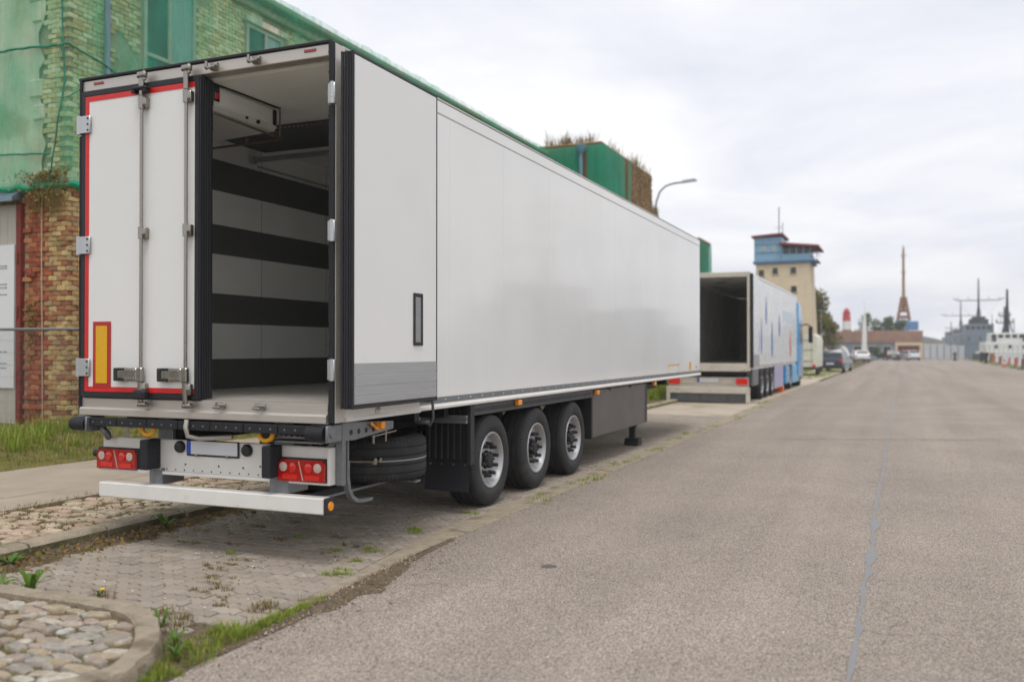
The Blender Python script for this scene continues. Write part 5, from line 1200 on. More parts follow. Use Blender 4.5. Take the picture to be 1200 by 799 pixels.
ct = MB().prism([(X1 - 0.4, 0), (X1 + 0.02, 0), (X1 + 0.02, 0.2), (X1 - 0.05, 0.3), (X1 - 0.35, 0.3), (X1 - 0.4, 0.2)], 'y', 30.7, 31.0).cyl((X1 - 0.2, 30.85, 0.3), (X1 - 0.2, 30.85, 0.36), 0.05, n=8).build('canister', M('canister_orange', lin(236, 110, 40), rough=0.4, var=0.2, scale=6)); tag(ct, 'orange canister standing on the ground under the blue truck', 'canister')
MB().box(X1 - 0.42, X1 - 0.41, 30.65, 31.05, 0.02, 0.28, 0).build('canister_cap', redlens, ct)

# ================================================================== cream box trailer and parked cars
V = thing('box_trailer', 'cream rounded box trailer parked beyond the blue cab', 'trailer', (-1.8, 56, 0))
crm = M('box_cream', lin(214, 214, 196), rough=0.45, var=0.05, scale=2, streak=0.2)
P_ = [(-3.2, 0.55), (-0.9, 0.55), (-0.87, 2.25), (-0.95, 2.5), (-1.15, 2.62), (-2.95, 2.62), (-3.15, 2.5), (-3.22, 2.25)]
MB().prism(P_, 'y', 53.6, 58.2).build('body', crm, V, smooth=30)
dl = MB()
for x in (-2.05, -1.2, -2.9): dl.box(x, x + 0.02, 53.58, 53.599, 0.7, 2.4)
for zz in (0.9, 1.6, 2.2): dl.box(-3.0, -1.1, 53.575, 53.595, zz, zz + 0.03)
dl.build('rear_door_trim', galv, V)
MB().box(-3.2, -0.9, 53.5, 58.3, 0.42, 0.549, 0.02).box(-2.1, -2.0, 58.2, 59.6, 0.42, 0.5).build('frame', blkm, V)
for x in (-1.02, -3.05):
    for y in (55.5, 56.3): MB().lathe([(0, -0.09), (0.2, -0.09), (0.31, -0.08), (0.33, -0.04), (0.33, 0.04), (0.31, 0.08), (0.2, 0.09), (0, 0.05)], (x, y, 0.33), 'x', 20).build('wheel', tyre_m, V, smooth=40)
MB().box(-1.15, -0.95, 53.5, 53.58, 0.58, 0.7, 0.01).build('tail_light', redlens2, V)

def make_car(name, label, loc, rz, paint, kind='hatch', group='parked cars at the road end'):
    c = thing(name, label, 'car', (0, 0, 0), group)
    p = M('carpaint_' + name + str(loc[0]), paint, rough=0.22, var=0.03, coat=0.6)
    if kind == 'estate': top = [(-2.2, 0.95), (-2.12, 1.05), (-1.9, 1.42), (-0.9, 1.5), (0.2, 1.46), (1.0, 0.98), (2.0, 0.86), (2.22, 0.7)]
    else: top = [(-1.95, 0.95), (-1.9, 1.02), (-1.55, 1.45), (-0.7, 1.52), (0.3, 1.46), (1.05, 1.0), (1.75, 0.85), (1.95, 0.65)]
    x0, x1 = top[0][0] - 0.05, top[-1][0] + 0.03
    low = [(x1, 0.35), (x1 - 0.1, 0.24), (x0 + 0.1, 0.26), (x0, 0.4), (x0, 0.8)]
    # body: outline in (length, height); sides tuck in above the waist
    outl = top + low; mb = MB(); n = len(outl); vs = []
    sec = [(-0.86, 0.06), (-0.88, 0.0), (0.88, 0.0), (0.86, 0.06)]
    for s, inset in sec:
        for a, z in outl:
            t = max(0, (z - 0.92) / 0.55) * 0.2; w_ = s * (1 - t / 0.86 * 0.9); k = 1 - inset * 0.5
            vs.append((w_, a * k, z if inset == 0 else 0.75 + (z - 0.75) * (1 - inset)))
    order = [1, 2]; vs2 = vs[n:2 * n] + vs[2 * n:3 * n]
    fs = [tuple(range(n)), tuple(range(2 * n - 1, n - 1, -1))] + [(i, n + i, n + (i + 1) % n, (i + 1) % n) for i in range(n)]
    body = mb.add(vs2, fs).build('body', p, c, smooth=25)
    # glazing
    gl = MB()
    za = 1.0; r0 = top[2][0]; r1 = top[4][0]
    for s in (-1, 1):
        def sx(z): return s * (0.88 * (1 - max(0, (z - 0.92) / 0.55) * 0.2 / 0.86 * 0.9) + 0.004)
        pts = [(r0 - 0.1, 1.02), (r0 + 0.1, 1.38), (-0.7, 1.42), (r1 - 0.05, 1.38), (top[5][0] - 0.15, 1.04)]
        gl.add([(sx(z), a, z) for a, z in pts], [tuple(range(5)) if s < 0 else tuple(range(4, -1, -1))])
    def quad(a0, z0, a1, z1, k, off): return [(-0.74 * k, a0 - off, z0 + 0.006), (0.74 * k, a0 - off, z0 + 0.006), (0.66, a1 - off, z1 + 0.006), (-0.66, a1 - off, z1 + 0.006)]
    gl.add(quad(top[1][0] + 0.03, top[1][1] + 0.05, top[2][0] - 0.02, top[2][1] - 0.03, 1, 0.012), [(0, 1, 2, 3)])
    gl.add(quad(top[5][0] - 0.03, top[5][1] + 0.03, top[4][0] + 0.05, top[4][1] - 0.03, 1, -0.012), [(1, 0, 3, 2)])
    gl.build('glazing', drk, c)
    for a in (x0 + 0.75, x1 - 0.75):
        for s in (-1, 1):
            wh = MB().lathe([(0, -0.1), (0.2, -0.1), (0.29, -0.09), (0.315, -0.05), (0.315, 0.05), (0.29, 0.09), (0.2, 0.1), (0, 0.06)], (s * 0.82, a, 0.315), 'x', 20).build('wheel', tyre_m, c, smooth=40)
            MB().lathe([(0.19, 0.0), (0.18, 0.02), (0.06, 0.012), (0, 0.02)] if s > 0 else [(0.19, 0.0), (0.18, -0.02), (0.06, -0.012), (0, -0.02)], (s * 0.925, a, 0.315), 'x', 14).build('rim', rim_m, wh, smooth=40)
    for s in (-1, 1):
        MB().box(s * 0.86 - 0.2 * (s > 0), s * 0.86 + 0.2 * (s < 0), x0 - 0.012, x0 + 0.05, 0.72, 0.93, 0.01).build('tail_light', redlens2, c)
        MB().box(s * 0.84 - 0.25 * (s > 0), s * 0.84 + 0.25 * (s < 0), x1 - 0.08, x1 + 0.012, 0.58, 0.72, 0.01).build('headlight', clearl, c)
        MB().box(s * 0.9, s * 1.02, top[5][0] - 0.35, top[5][0] - 0.22, 1.0, 1.12, 0.02).build('wing_mirror', blk, c)
    MB().box(-0.27, 0.27, x0 - 0.015, x0, 0.55, 0.66, 0.004).build('number_plate', plate_w, c)
    MB().box(-0.86, 0.86, x0 - 0.03, x0 + 0.1, 0.3, 0.48, 0.03).build('bumper', blk, c)
    c.location = loc; c.rotation_euler = (0, 0, rz)
    return c
make_car('parked_car', 'dark navy estate car on the verge beyond the cream trailer', (-0.6, 66.5, 0.0), R(-6), lin(44, 52, 66), 'estate')
make_car('parked_car', 'white car parked just past the dark navy estate', (-1.0, 118, 0.0), R(14), lin(226, 228, 230))
make_car('parked_car', 'charcoal car standing before the blue-grey workshop wall', (2.5, 138, 0.0), R(12), lin(60, 62, 66))
make_car('parked_car', 'silver car standing in front of the open garage', (4.8, 138, 0.0), R(24), lin(206, 210, 214), 'estate')
make_car('parked_car', 'small pale car nosed in by the lamp pole', (-3.6, 112, 0.0), R(8), lin(214, 216, 218))
# ================================================================== far end of the quay
YF = 150
WS = thing('low_workshop', 'long low workshop with a rust-brown corrugated fascia closing the road', 'building', (0.4, 155, 0))
rustc = M('corrugated_rust', lin(164, 130, 112), rough=0.8, var=0.15, scale=0.8, streak=0.35)
gwall = M('workshop_wall', lin(132, 142, 158), rough=0.8, var=0.1, scale=0.7)
MB().box(-6.6, 6.9, YF + 0.1, 160, 0, 2.7).build('wall', gwall, WS)
fas = MB().box(-6.8, 7.0, YF - 0.1, 160.2, 2.7, 4.55, 0.02).build('fascia', rustc, WS)
rbm = MB()
for i in range(34): rbm.box(-6.75 + i * 0.405, -6.55 + i * 0.405, YF - 0.2, YF - 0.1, 2.72, 4.53, 0.02)
rbm.build('fascia_ribs', rustc, fas)
crf = M('garage_frame', lin(206, 190, 158), rough=0.8, var=0.06)
gf = MB().box(3.0, 3.35, YF - 0.25, YF + 0.1, 0, 2.69, 0.02).box(6.5, 6.95, YF - 0.25, YF + 0.1, 0, 2.69, 0.02).box(3.35, 6.5, YF - 0.25, YF + 0.1, 2.2, 2.69, 0.02).build('garage_surround', crf, WS)
MB().box(3.36, 6.49, YF - 0.05, YF + 0.09, 0, 2.19).build('garage_door', M('garage_red', lin(120, 62, 54), rough=0.8, var=0.2, scale=1.0), WS)
for x in (-5.6, -3.2, -1.0, 1.2): 
    f_ = MB().box(x, x + 1.3, YF + 0.02, YF + 0.1, 0.9, 2.2, 0.02).build('window', crf, WS); MB().box(x + 0.1, x + 1.2, YF - 0.0, YF + 0.019, 1.0, 2.1).build('pane', drk, f_)
# crane rising behind
CR = thing('harbour_crane', 'tall ochre lattice crane mast on a light blue base behind the workshop', 'crane', (4.4, 200, 0))
sc = (200 + 5.83) / (150 + 5.83)
def cx_(x): return 3.953 + (x - 3.953) * sc
def cz_(z): return 1.66 + (z - 1.66) * sc
oc = M('crane_ochre', lin(168, 138, 92), rough=0.7, var=0.1); rs_ = M('crane_rust', lin(142, 98, 80), rough=0.8, var=0.2, scale=2); cbm = M('crane_blue', lin(92, 136, 184), rough=0.6, var=0.1)
X_ = cx_(4.25)
lat = MB(); zz = 9.4; top_z = 22.2
def half(z): return 0.24 - 0.14 * (z - 9.4) / (top_z - 9.4)
cz = [9.4 + i * (top_z - 9.4) / 12 for i in range(13)]
for sx in (-1, 1):
    for sy in (-1, 1): lat.tube([(X_ + sx * half(z), 200 + sy * half(z), z) for z in cz], 0.13, 5)
for a, b_ in zip(cz, cz[1:]):
    for sx, sy, tx, ty in ((-1, -1, 1, -1), (1, -1, 1, 1), (1, 1, -1, 1), (-1, 1, -1, -1)):
        lat.cyl((X_ + sx * half(a), 200 + sy * half(a), a), (X_ + tx * half(b_), 200 + ty * half(b_), b_), 0.1, n=4)
        lat.cyl((X_ + tx * half(a), 200 + ty * half(a), a), (X_ + sx * half(b_), 200 + sy * half(b_), b_), 0.06, n=4)
lat.tube([(X_, 200, 9.4), (X_, 200, top_z)], [0.24, 0.12], 6)
lat.build('jib_lattice', oc, CR)
MB().cyl((X_, 200, top_z), (X_, 200, top_z + 1.1), 0.18, 0.03, n=6).build('jib_tip', blkm, CR)
for z in (17.5, 21.0): MB().box(X_ - 0.55, X_ + 0.55, 199.5, 200.5, z, z + 0.12).build('mast_platform', oc, CR)
lg = MB()
for sx in (-1, 1):
    for sy in (-1, 1): lg.cyl((X_ + sx * 1.15, 200 + sy * 1.15, 7.6), (X_ + sx * 0.36, 200 + sy * 0.36, 12.4), 0.3, n=6)
lg.box(X_ - 1.25, X_ + 1.25, 198.8, 201.2, 8.0, 8.6).box(X_ - 0.95, X_ + 0.95, 199.05, 200.95, 9.3, 9.9).box(X_ - 0.7, X_ + 0.7, 199.3, 200.7, 10.4, 10.8)
lg.build('mast_foot', rs_, CR)
MB().box(X_ - 1.6, X_ + 1.0, 198.5, 201.5, 3.5, 7.7, 0.1).build('machine_house', cbm, CR)
MB().box(X_ + 1.0, X_ + 2.8, 198.4, 201.2, 5.6, 7.4, 0.1).build('counterweight', cbm, CR)
MB().cyl((X_, 200, 0), (X_, 200, 3.6), 1.4, n=16).build('pedestal', cbm, CR)
# red and white beacon
BC = thing('harbour_beacon', 'red and white banded harbour beacon above the workshop roof', 'beacon', (-4.2, 160, 0))
bxx = 3.953 + (-4.17 - 3.953) * (180 + 5.83) / (150 + 5.83)
rdm = M('beacon_red', lin(190, 58, 66), rough=0.6, var=0.05); whm = M('beacon_white', lin(222, 220, 216), rough=0.6, var=0.04); brm = M('beacon_base', lin(150, 92, 76), rough=0.8)
BC.location = (bxx, 180, 0)
for z0, z1, r0, r1, mt in ((0, 5.4, 1.0, 0.85, brm), (5.4, 7.0, 0.85, 0.75, whm), (7.0, 8.7, 0.75, 0.65, rdm)): MB().cyl((bxx, 180, z0), (bxx, 180, z1), r0, r1, n=16).build('band', mt, BC, smooth=50)
MB().lathe([(0.6, 0), (0.62, 0.1), (0.5, 0.12), (0.45, 0.5), (0.3, 0.7), (0, 0.85)], (bxx, 180, 8.7), 'z', 14).build('lantern', rdm, BC, smooth=50)
MB().lathe([(0.8, 0), (0.8, 0.08), (0.6, 0.08)], (bxx, 180, 8.65), 'z', 14).build('gallery', rdm, BC)
# white tapering post and lamp pole
wp = MB().tube([(-1.2, 140, 0), (-1.15, 140, 5.5), (-1.1, 140, 7.3)], [0.42, 0.28, 0.1], 12).box(-1.9, -0.5, 139.4, 140.6, 0, 0.35, 0.05).tube([(-1.1, 140, 7.2), (-1.1, 140, 8.6)], 0.04, 6).build('white_mast', M('mast_white', lin(226, 226, 222), rough=0.5, var=0.04), None, smooth=50); tag(wp, 'white tapering mast standing before the low workshop', 'mast')
lp = thing('lamp_pole', 'thin grey lamp pole beside the dark navy estate car', 'street lamp', (-2.9, 76, 0))
MB().tube([(-2.35, 76, 0), (-2.35, 76, 4.9)], [0.08, 0.045], 8).build('pole', galv, lp, smooth=60)
MB().box(-2.6, -2.1, 75.9, 76.1, 4.9, 5.0, 0.02).build('lamp_head', galv, lp)
# tarpaulined boat on the verge
bt_ = thing('covered_boat', 'small boat under a white cover on the verge', 'boat', (-3.0, 118, 0))
hullp = [(-0.9, 0.5), (-0.7, 0.15), (0.7, 0.15), (0.9, 0.5), (0.95, 0.9), (-0.95, 0.9)]
MB().prism([(x - 3.0, z) for x, z in hullp], 'y', 116, 121).build('hull', whm, bt_)
MB().prism([(-3.75, 0.91), (-2.25, 0.91), (-2.6, 1.7), (-3.0, 2.0), (-3.4, 1.7)], 'y', 116.1, 120.8).build('cover', whm, bt_)
MB().box(-3.6, -2.4, 116.5, 120, 0.0, 0.149).build('trailer_frame', blkm, bt_)

# --- gate, quay edge, ships
quay_m = M('quay_concrete', lin(150, 146, 136), rough=0.9, var=0.15, scale=0.8, spots=(0.7, 0.55, lin(116, 116, 84), 0.7))
quay = structure(MB().box(13.2, 14.2, -20, 420, -2.2, 0.02, 0.02).build('quay', quay_m))
wm = M('harbour_water', lin(70, 84, 92), rough=0.08, var=0.2, scale=0.5, bump=0.25, bscale=2.5, spec=0.6)
wat = structure(MB().box(14.2, 600, -200, 900, -0.6, -0.06).build('water', wm))
GT = thing('sliding_gate', 'pale grey steel gate closing the quay beyond the workshop', 'gate', (9.5, 148, 0))
ggm = M('gate_grey', lin(186, 190, 194), rough=0.6, var=0.05)
for i in range(6): MB().box(7.1 + i * 0.95, 8.0 + i * 0.95, 148, 148.08, 0.15, 2.2, 0.02).build('gate_panel', ggm, GT)
for i in range(7): MB().box(7.0 + i * 0.95, 7.09 + i * 0.95, 147.95, 148.12, 0, 2.3, 0.01).build('gate_post', galv, GT)
sh = thing('harbour_shed', 'low pale shed with a shallow roof behind the steel gate', 'shed', (9, 175, 0))
MB().box(7.0, 11.0, 172, 180, 0, 2.9).build('wall', M('shed_wall', lin(206, 202, 190), rough=0.8, var=0.05), sh)
MB().prism([(6.8, 2.9), (11.4, 2.9), (9.2, 3.6), (7.2, 4.0)], 'y', 171.8, 180.2).build('roof', M('shed_roof', lin(140, 146, 150), rough=0.7), sh)
navy = M('naval_grey', lin(112, 122, 132), rough=0.6, var=0.08, scale=0.7, streak=0.15); navd = M('naval_dark', lin(48, 54, 60), rough=0.6, var=0.1)
def hull(y0, L, B, H, draft=0.7):
    st = [(0.0, 0.75), (0.08, 0.95), (0.3, 1.0), (0.65, 0.95), (0.85, 0.6), (0.96, 0.22), (1.0, 0.02)]
    vs = []; fs = []
    for t, b_ in st:
        z = H * (1 + 0.35 * max(0, t - 0.5))
        for sx, k, zz in ((-1, 0.78, -draft), (-1, 1, z), (1, 1, z), (1, 0.78, -draft)): vs.append((sx * B / 2 * b_ * k, y0 + L * t, zz))
    n = len(st)
    for i in range(n - 1):
        for q in range(4): a = i * 4 + q; b2 = i * 4 + (q + 1) % 4; fs.append((a, b2, b2 + 4, a + 4))
    fs += [(3, 2, 1, 0), tuple(range((n - 1) * 4, n * 4))]
    return vs, fs
def ship(name, label, x, y, L, B, H, mast, mt, dk_, yards, cat='ship', group=None, deck=None, k_=1.0):
    L, B, H = L * k_, B * k_, H * k_; mast = tuple(v * k_ for v in mast); yards = tuple((z * k_, wv * k_) for z, wv in yards); deck = [(a * k_, b * k_, c, d * k_, e * k_) for a, b, c, d, e in deck]
    s = thing(name, label, cat, (x, y, -0.05), group)
    vs, fs = hull(0, L, B, H); P = MB().add([(vx + x, vy + y, vz) for vx, vy, vz in vs], fs).build('hull', mt, s, smooth=30)
    sup = MB()
    for (a0, a1, b0, z0, z1) in deck: sup.box(x - B * b0 / 2, x + B * b0 / 2, y + a0, y + a1, z0, z1, 0.08)
    so_ = sup.build('superstructure', mt, s)
    a0, a1, b0, z0, z1 = deck[-1]
    pn = MB()
    k = 5
    for i in range(k): pn.box(x - B * b0 / 2 * 0.9 + i * B * b0 * 0.9 / k, x - B * b0 / 2 * 0.9 + (i + 0.7) * B * b0 * 0.9 / k, y + a0 - 0.04, y + a0 - 0.005, z0 + 0.45 * (z1 - z0), z0 + 0.8 * (z1 - z0))
    pn.build('bridge_window', drk, so_)
    for a0, a1, b0, z0, z1 in deck[:1]:
        po = MB()
        for i in range(3): po.box(x - B * b0 * 0.3 + i * B * b0 * 0.28, x - B * b0 * 0.3 + i * B * b0 * 0.28 + 0.35, y + a0 - 0.03, y + a0 - 0.004, z0 + 0.4 * (z1 - z0), z0 + 0.7 * (z1 - z0))
        po.build('port_window', drk, so_)
    my, mz0, mz1 = mast
    MB().tube([(x, y + my, mz0), (x, y + my, mz1)], [0.3, 0.13], 8).cyl((x - 0.7, y + my - 0.3, mz0), (x, y + my, mz0 + (mz1 - mz0) * 0.5), 0.09, n=5).cyl((x + 0.7, y + my - 0.3, mz0), (x, y + my, mz0 + (mz1 - mz0) * 0.5), 0.09, n=5).build('mast', dk_, s, smooth=50)
    yd = MB()
    for z, wv in yards:
        yd.tube([(x - wv, y + my, z + 0.5), (x - wv * 0.8, y + my, z + 0.05), (x, y + my, z), (x + wv * 0.8, y + my, z + 0.05), (x + wv, y + my, z + 0.5)], 0.11, 5)
        for t in (-0.8, -0.4, 0.4, 0.8): yd.cyl((x + wv * t, y + my, z), (x + wv * t, y + my, z + 0.9), 0.07, n=4)
        yd.cyl((x - wv * 0.8, y + my, z), (x - 0.3, y + my - 1.5, mz0), 0.015, n=3).cyl((x + wv * 0.8, y + my, z), (x + 0.3, y + my - 1.5, mz0), 0.015, n=3)
    yd.build('yardarm', dk_, s)
    rl = MB()
    for i in range(12): rl.cyl((x - B * 0.46 + i * B * 0.92 / 11, y + 0.3, H), (x - B * 0.46 + i * B * 0.92 / 11, y + 0.3, H + 0.9), 0.025, n=4)
    for zz in (0.45, 0.9): rl.cyl((x - B * 0.46, y + 0.3, H + zz), (x + B * 0.46, y + 0.3, H + zz), 0.02, n=4)
    rl.build('railing', dk_, s)
    return s
S1 = ship('naval_ship', 'grey naval ship with a dark funnel top and broad yardarm, tallest mast at the quay', 20.4, 225, 40, 6.0, 1.6, (4, 4.5, 11.2), navy, navd, ((8.0, 3.3),), deck=[(1.5, 12, 0.85, 1.6, 3.2), (3, 10, 0.62, 3.2, 4.6)], k_=1.62)
MB().box(18.6, 22.6, 233.0, 237.0, 7.46, 8.7, 0.1).box(19.2, 22.0, 233.3, 236.5, 8.7, 9.3, 0.1).build('funnel_top', navd, S1)
S2 = ship('naval_ship', 'slim grey naval ship with forked yardarm lying beyond the dark-funnelled one', 20.6, 300, 36, 5.0, 2.0, (3, 5.0, 10.9), navy, navd, ((7.9, 3.6),), deck=[(1.5, 10, 0.8, 2.0, 3.8), (3, 8, 0.55, 3.8, 5.2)], k_=1.5)
S3 = ship('naval_ship', 'small hazy grey ship farthest along the quay, beside the steel gate', 21.5, 380, 30, 5.0, 2.2, (3, 4.5, 7.8), navy, navd, ((6.2, 1.4),), deck=[(1.5, 10, 0.75, 2.2, 4.0), (3, 8, 0.5, 4.0, 5.4)], k_=1.55)
wbt = M('workboat_white', lin(214, 214, 208), rough=0.55, var=0.06, streak=0.2)
S4 = ship('white_workboat', 'white workboat with dark hull and a black and ochre mast beside the road', 17.9, 138, 22, 5.4, 0.9, (3.5, 2.9, 8.0), wbt, navd, (), cat='boat', deck=[(1.0, 9, 0.9, 0.9, 2.1), (2, 6, 0.7, 2.1, 3.1)], k_=1.28)
MB().tube([(17.9, 142.48, 7.0), (17.9, 142.48, 10.3)], [0.14, 0.09], 8).build('mast_top', oc, S4)
for sx in (-1.9, 2.0): MB().lathe([(0, 0), (0.3, 0), (0.32, 0.2), (0.2, 0.7), (0.22, 1.0), (0.1, 1.1), (0, 1.1)], (17.9 + sx, 140, 2.7), 'z', 10).build('deck_vent', navd, S4)
MB().box(14.4, 21.4, 138.5, 158, -0.4, 0.95, 0.05).build('fender_strake', navd, S4)
S5 = ship('moored_ship', 'large grey ship moored abreast of the parked trailer, mirrored in its white flank', 21.5, 46, 36, 6.4, 2.4, (14, 6.4, 14.2), navy, navd, ((9.2, 2.6), (11.0, 1.8), (12.4, 1.0)), deck=[(6, 24, 0.85, 2.4, 4.8), (10, 19, 0.6, 4.8, 6.6)])
S6 = ship('moored_ship', 'second grey ship moored beyond the first, mirrored near the trailer front', 22.5, 84, 26, 6.0, 2.2, (5, 5.4, 13.2), navy, navd, ((8.4, 1.6),), deck=[(2, 18, 0.85, 2.2, 4.4), (4, 12, 0.6, 4.4, 6.0)])
S7 = ship('patrol_boat', 'low grey patrol boat between the white workboat and the big grey ship', 21.2, 178, 24, 5.2, 1.3, (4, 3.6, 9.4), navy, navd, ((6.4, 1.5), (7.6, 1.0)), cat='boat', deck=[(1.5, 10, 0.85, 1.3, 2.9), (3, 8, 0.6, 2.9, 4.2)])
for sx, mz in ((-1.7, 8.2), (1.9, 7.4)): MB().tube([(21.2 + sx, 186, 3.0), (21.2 + sx, 186, mz)], [0.12, 0.05], 6).build('whip_aerial', navd, S7)
# striped barriers and bollards along the quay
rw = M('barrier_red', lin(196, 96, 92), rough=0.5, var=0.08); bw_ = M('barrier_white', lin(222, 218, 214), rough=0.5, var=0.05)
def barrier(x, y, label):
    o = thing('road_barrier', label, 'barrier', (x, y, 0), 'striped barriers along the quay')
    MB().box(x - 0.06, x + 0.06, y - 0.05, y + 0.05, 0, 0.9, 0.01).box(x - 0.35, x + 0.35, y - 0.2, y + 0.2, 0, 0.1, 0.02).build('foot', blk, o)
    for i in range(4): MB().prism([(x - 0.6 + i * 0.3, 0.3), (x - 0.45 + i * 0.3, 0.3), (x - 0.35 + i * 0.3, 0.95), (x - 0.5 + i * 0.3, 0.95)], 'y', y - 0.1, y - 0.055).build('stripe_board', rw if i % 2 == 0 else bw_, o)
for x, y, lab in ((13.3, 112, 'next to a dark mooring bollard'), (13.2, 100, 'next to the ochre mooring bollard'), (13.0, 84, 'close to the orange-red marker cone'), (12.9, 78, 'next to the blue-grey mooring bollard')): barrier(x, y, 'red and white striped barrier ' + lab)
def cone(x, y):
    o = thing('traffic_cone', 'orange-red marker cone between the quay barriers', 'cone', (x, y, 0)); MB().lathe([(0.22, 0), (0.22, 0.04), (0.16, 0.05), (0.05, 0.75), (0, 0.76)], (x, y, 0), 'z', 14).build('cone_shell', rw, o, smooth=40); MB().lathe([(0.122, 0.3), (0.092, 0.5)], (x, y, 0), 'z', 14).build('white_band', bw_, o, smooth=40)
cone(12.55, 88.5)
def bollard(x, y, label, mt, h=0.9):
    o = MB().lathe([(0, 0), (0.3, 0), (0.3, 0.06), (0.17, 0.1), (0.15, h * 0.7), (0.24, h * 0.8), (0.24, h * 0.95), (0.12, h), (0, h)], (x, y, 0.0), 'z', 16).build('bollard', mt, None, smooth=40); tag(o, label, 'bollard')
bollard(10.9, 138, 'black bollard standing alone on the road before the gate', navd, 1.2)
bollard(13.0, 76.5, 'blue-grey mooring bollard by the striped barriers', navy, 1.3)
bollard(12.9, 104.5, 'ochre mooring bollard on the quay edge', oc, 1.3)
for i, (x, y) in enumerate(((13.0, 120), (12.8, 111))): bollard(x, y, ('dark mooring bollard at the stern of the grey ship', 'dark mooring bollard near the ochre one on the quay')[i], navd, 1.3)
# verge of rough grass at the quay edge: kerb
qk = structure(MB().box(13.0, 13.2, 40, 150, -0.05, 0.1, 0.02).build('quay_kerb', quay_m))
# ================================================================== grass, weeds and trees
grass_m = Mleaf('grass_blades', [lin(96, 128, 40), lin(128, 158, 52), lin(158, 176, 70), lin(168, 156, 88), lin(110, 140, 46)], 0.35)
dry_m = Mleaf('dry_blades', [lin(140, 118, 70), lin(116, 96, 58), lin(120, 118, 56), lin(150, 128, 84)], 0.3)
tan_m = Mleaf('tan_grass', [lin(150, 128, 84), lin(126, 108, 66), lin(112, 112, 56), lin(168, 146, 100)], 0.3)
def blade(mb, x, y, z, h, wd, lean, ang):
    dx, dy = math.cos(ang), math.sin(ang); px, py = -dy * wd / 2, dx * wd / 2
    m_ = (x + dx * lean * 0.35, y + dy * lean * 0.35, z + h * 0.62); t = (x + dx * lean, y + dy * lean, z + h)
    mb.add([(x - px, y - py, z), (x + px, y + py, z), (m_[0] + px * 0.7, m_[1] + py * 0.7, m_[2]), (m_[0] - px * 0.7, m_[1] - py * 0.7, m_[2]), t], [(0, 1, 2, 3), (3, 2, 4)])
def tuft(mb, x, y, z, r, h, n, wd=0.005):
    for _ in range(n):
        a = rnd(0, 6.283); d_ = r * math.sqrt(rnd(0, 1)); hh = h * rnd(0.4, 1.0) * (1 - 0.5 * d_ / max(r, 1e-3))
        blade(mb, x + d_ * math.cos(a), y + d_ * math.sin(a), z, hh, wd * rnd(0.7, 1.4), hh * rnd(0.15, 0.8), a + rnd(-1, 1))
ge = MB()
for i in range(520):                                    # along the asphalt edge by the nose
    y = rnd(-2.75, -0.72); u = rnd(0, 1); dens = math.exp(-((y + 1.75) / 0.75) ** 2)
    xe = edge_x(y); x = xe - 0.015 - 0.2 * u * dens * (1.4 if y < -1.45 else 0.7) + rnd(-0.02, 0.03)
    if inside(NPOLY, x, y) or fbm(x * 4, y * 3) < -0.25: continue
    tuft(ge, x, y, 0.0, 0.035, (0.03 + 0.055 * dens) * rnd(0.3, 1.5), 12, 0.004)
stuff(ge.build('kerb_grass', grass_m), 'bright green grass growing along the asphalt edge by the curved kerb')
gd = MB()
for x, y, r, h, n in ((-0.1, -1.5, 0.1, 0.09, 130), (-0.3, -1.42, 0.07, 0.05, 60), (-0.02, -1.62, 0.08, 0.08, 80), (0.16, -1.02, 0.1, 0.06, 140), (0.2, -1.1, 0.09, 0.06, 100), (-0.95, -1.3, 0.09, 0.12, 60), (-0.3, -1.38, 0.1, 0.07, 80)): tuft(gd, x, y, 0, r, h, n, 0.004)
for i in range(60):
    y = rnd(-2.6, -0.8); x = edge_x(y) - rnd(-0.03, 0.2)
    if not inside(NPOLY, x, y): tuft(gd, x, y, 0, 0.03, rnd(0.03, 0.1), 8, 0.003)
# weeds in the joints of the paving
for x, y in ((-0.63, 0.97), (-0.3, 0.73), (-1.03, 0.72), (-0.37, -0.79), (-0.26, -0.98), (-0.12, -1.12), (-0.87, -0.18), (-0.78, -0.38), (-0.31, 0.38), (-1.95, 0.74), (-1.41, 1.41), (-0.6, -0.55), (-0.5, -0.7), (-0.9, -0.3), (-0.85, -0.05), (-1.7, 0.3), (-1.3, 0.4), (-1.6, 1.1), (-0.45, -0.9)):
    for k in range(6): tuft(gd, x + rnd(-0.1, 0.1), y + rnd(-0.035, 0.035), 0, 0.025, rnd(0.02, 0.05), 16, 0.004)
stuff(gd.build('joint_weeds', dry_m), 'brown dry weeds in the joints of the block paving')
gg = MB()
for x, y in ((-0.15, 1.5), (-0.1, 1.42), (-0.2, 1.55), (0.18, -0.11), (0.1, -0.15), (0.06, 0.25), (-0.14, 0.69), (-0.02, 0.6), (-0.14, 2.55), (-0.05, 2.5), (-0.95, 0.85), (0.1, -0.02), (-0.35, 0.5), (-1.05, 0.1)):
    for k in range(6): tuft(gg, x + rnd(-0.07, 0.07), y + rnd(-0.04, 0.04), 0, 0.03, rnd(0.03, 0.065), 16, 0.004)
for x, y in ((0.3, 3.51), (0.3, 5.03), (0.28, 5.43), (0.1, 6.77), (0.27, 7.38), (0.24, 8.84), (0.1, 10.76), (0.0, 12.0), (0.25, 13.86), (0.3, 16.61), (0.2, 20.7), (0.02, 22.6), (0.05, 24.0), (-0.02, 23.2)):
    for k in range(9): tuft(gg, x + rnd(-0.12, 0.12), y + rnd(-0.35, 0.35), 0, 0.06, rnd(0.03, 0.09), 14, 0.006)
for i in range(120): tuft(gg, edge_x(0) + rnd(-0.05, 0.02), rnd(0.0, 20), 0, 0.02, rnd(0.01, 0.035), 8, 0.004)
stuff(gg.build('joint_grass', grass_m), 'green grass tufts in the paving joints and along the edge strip')
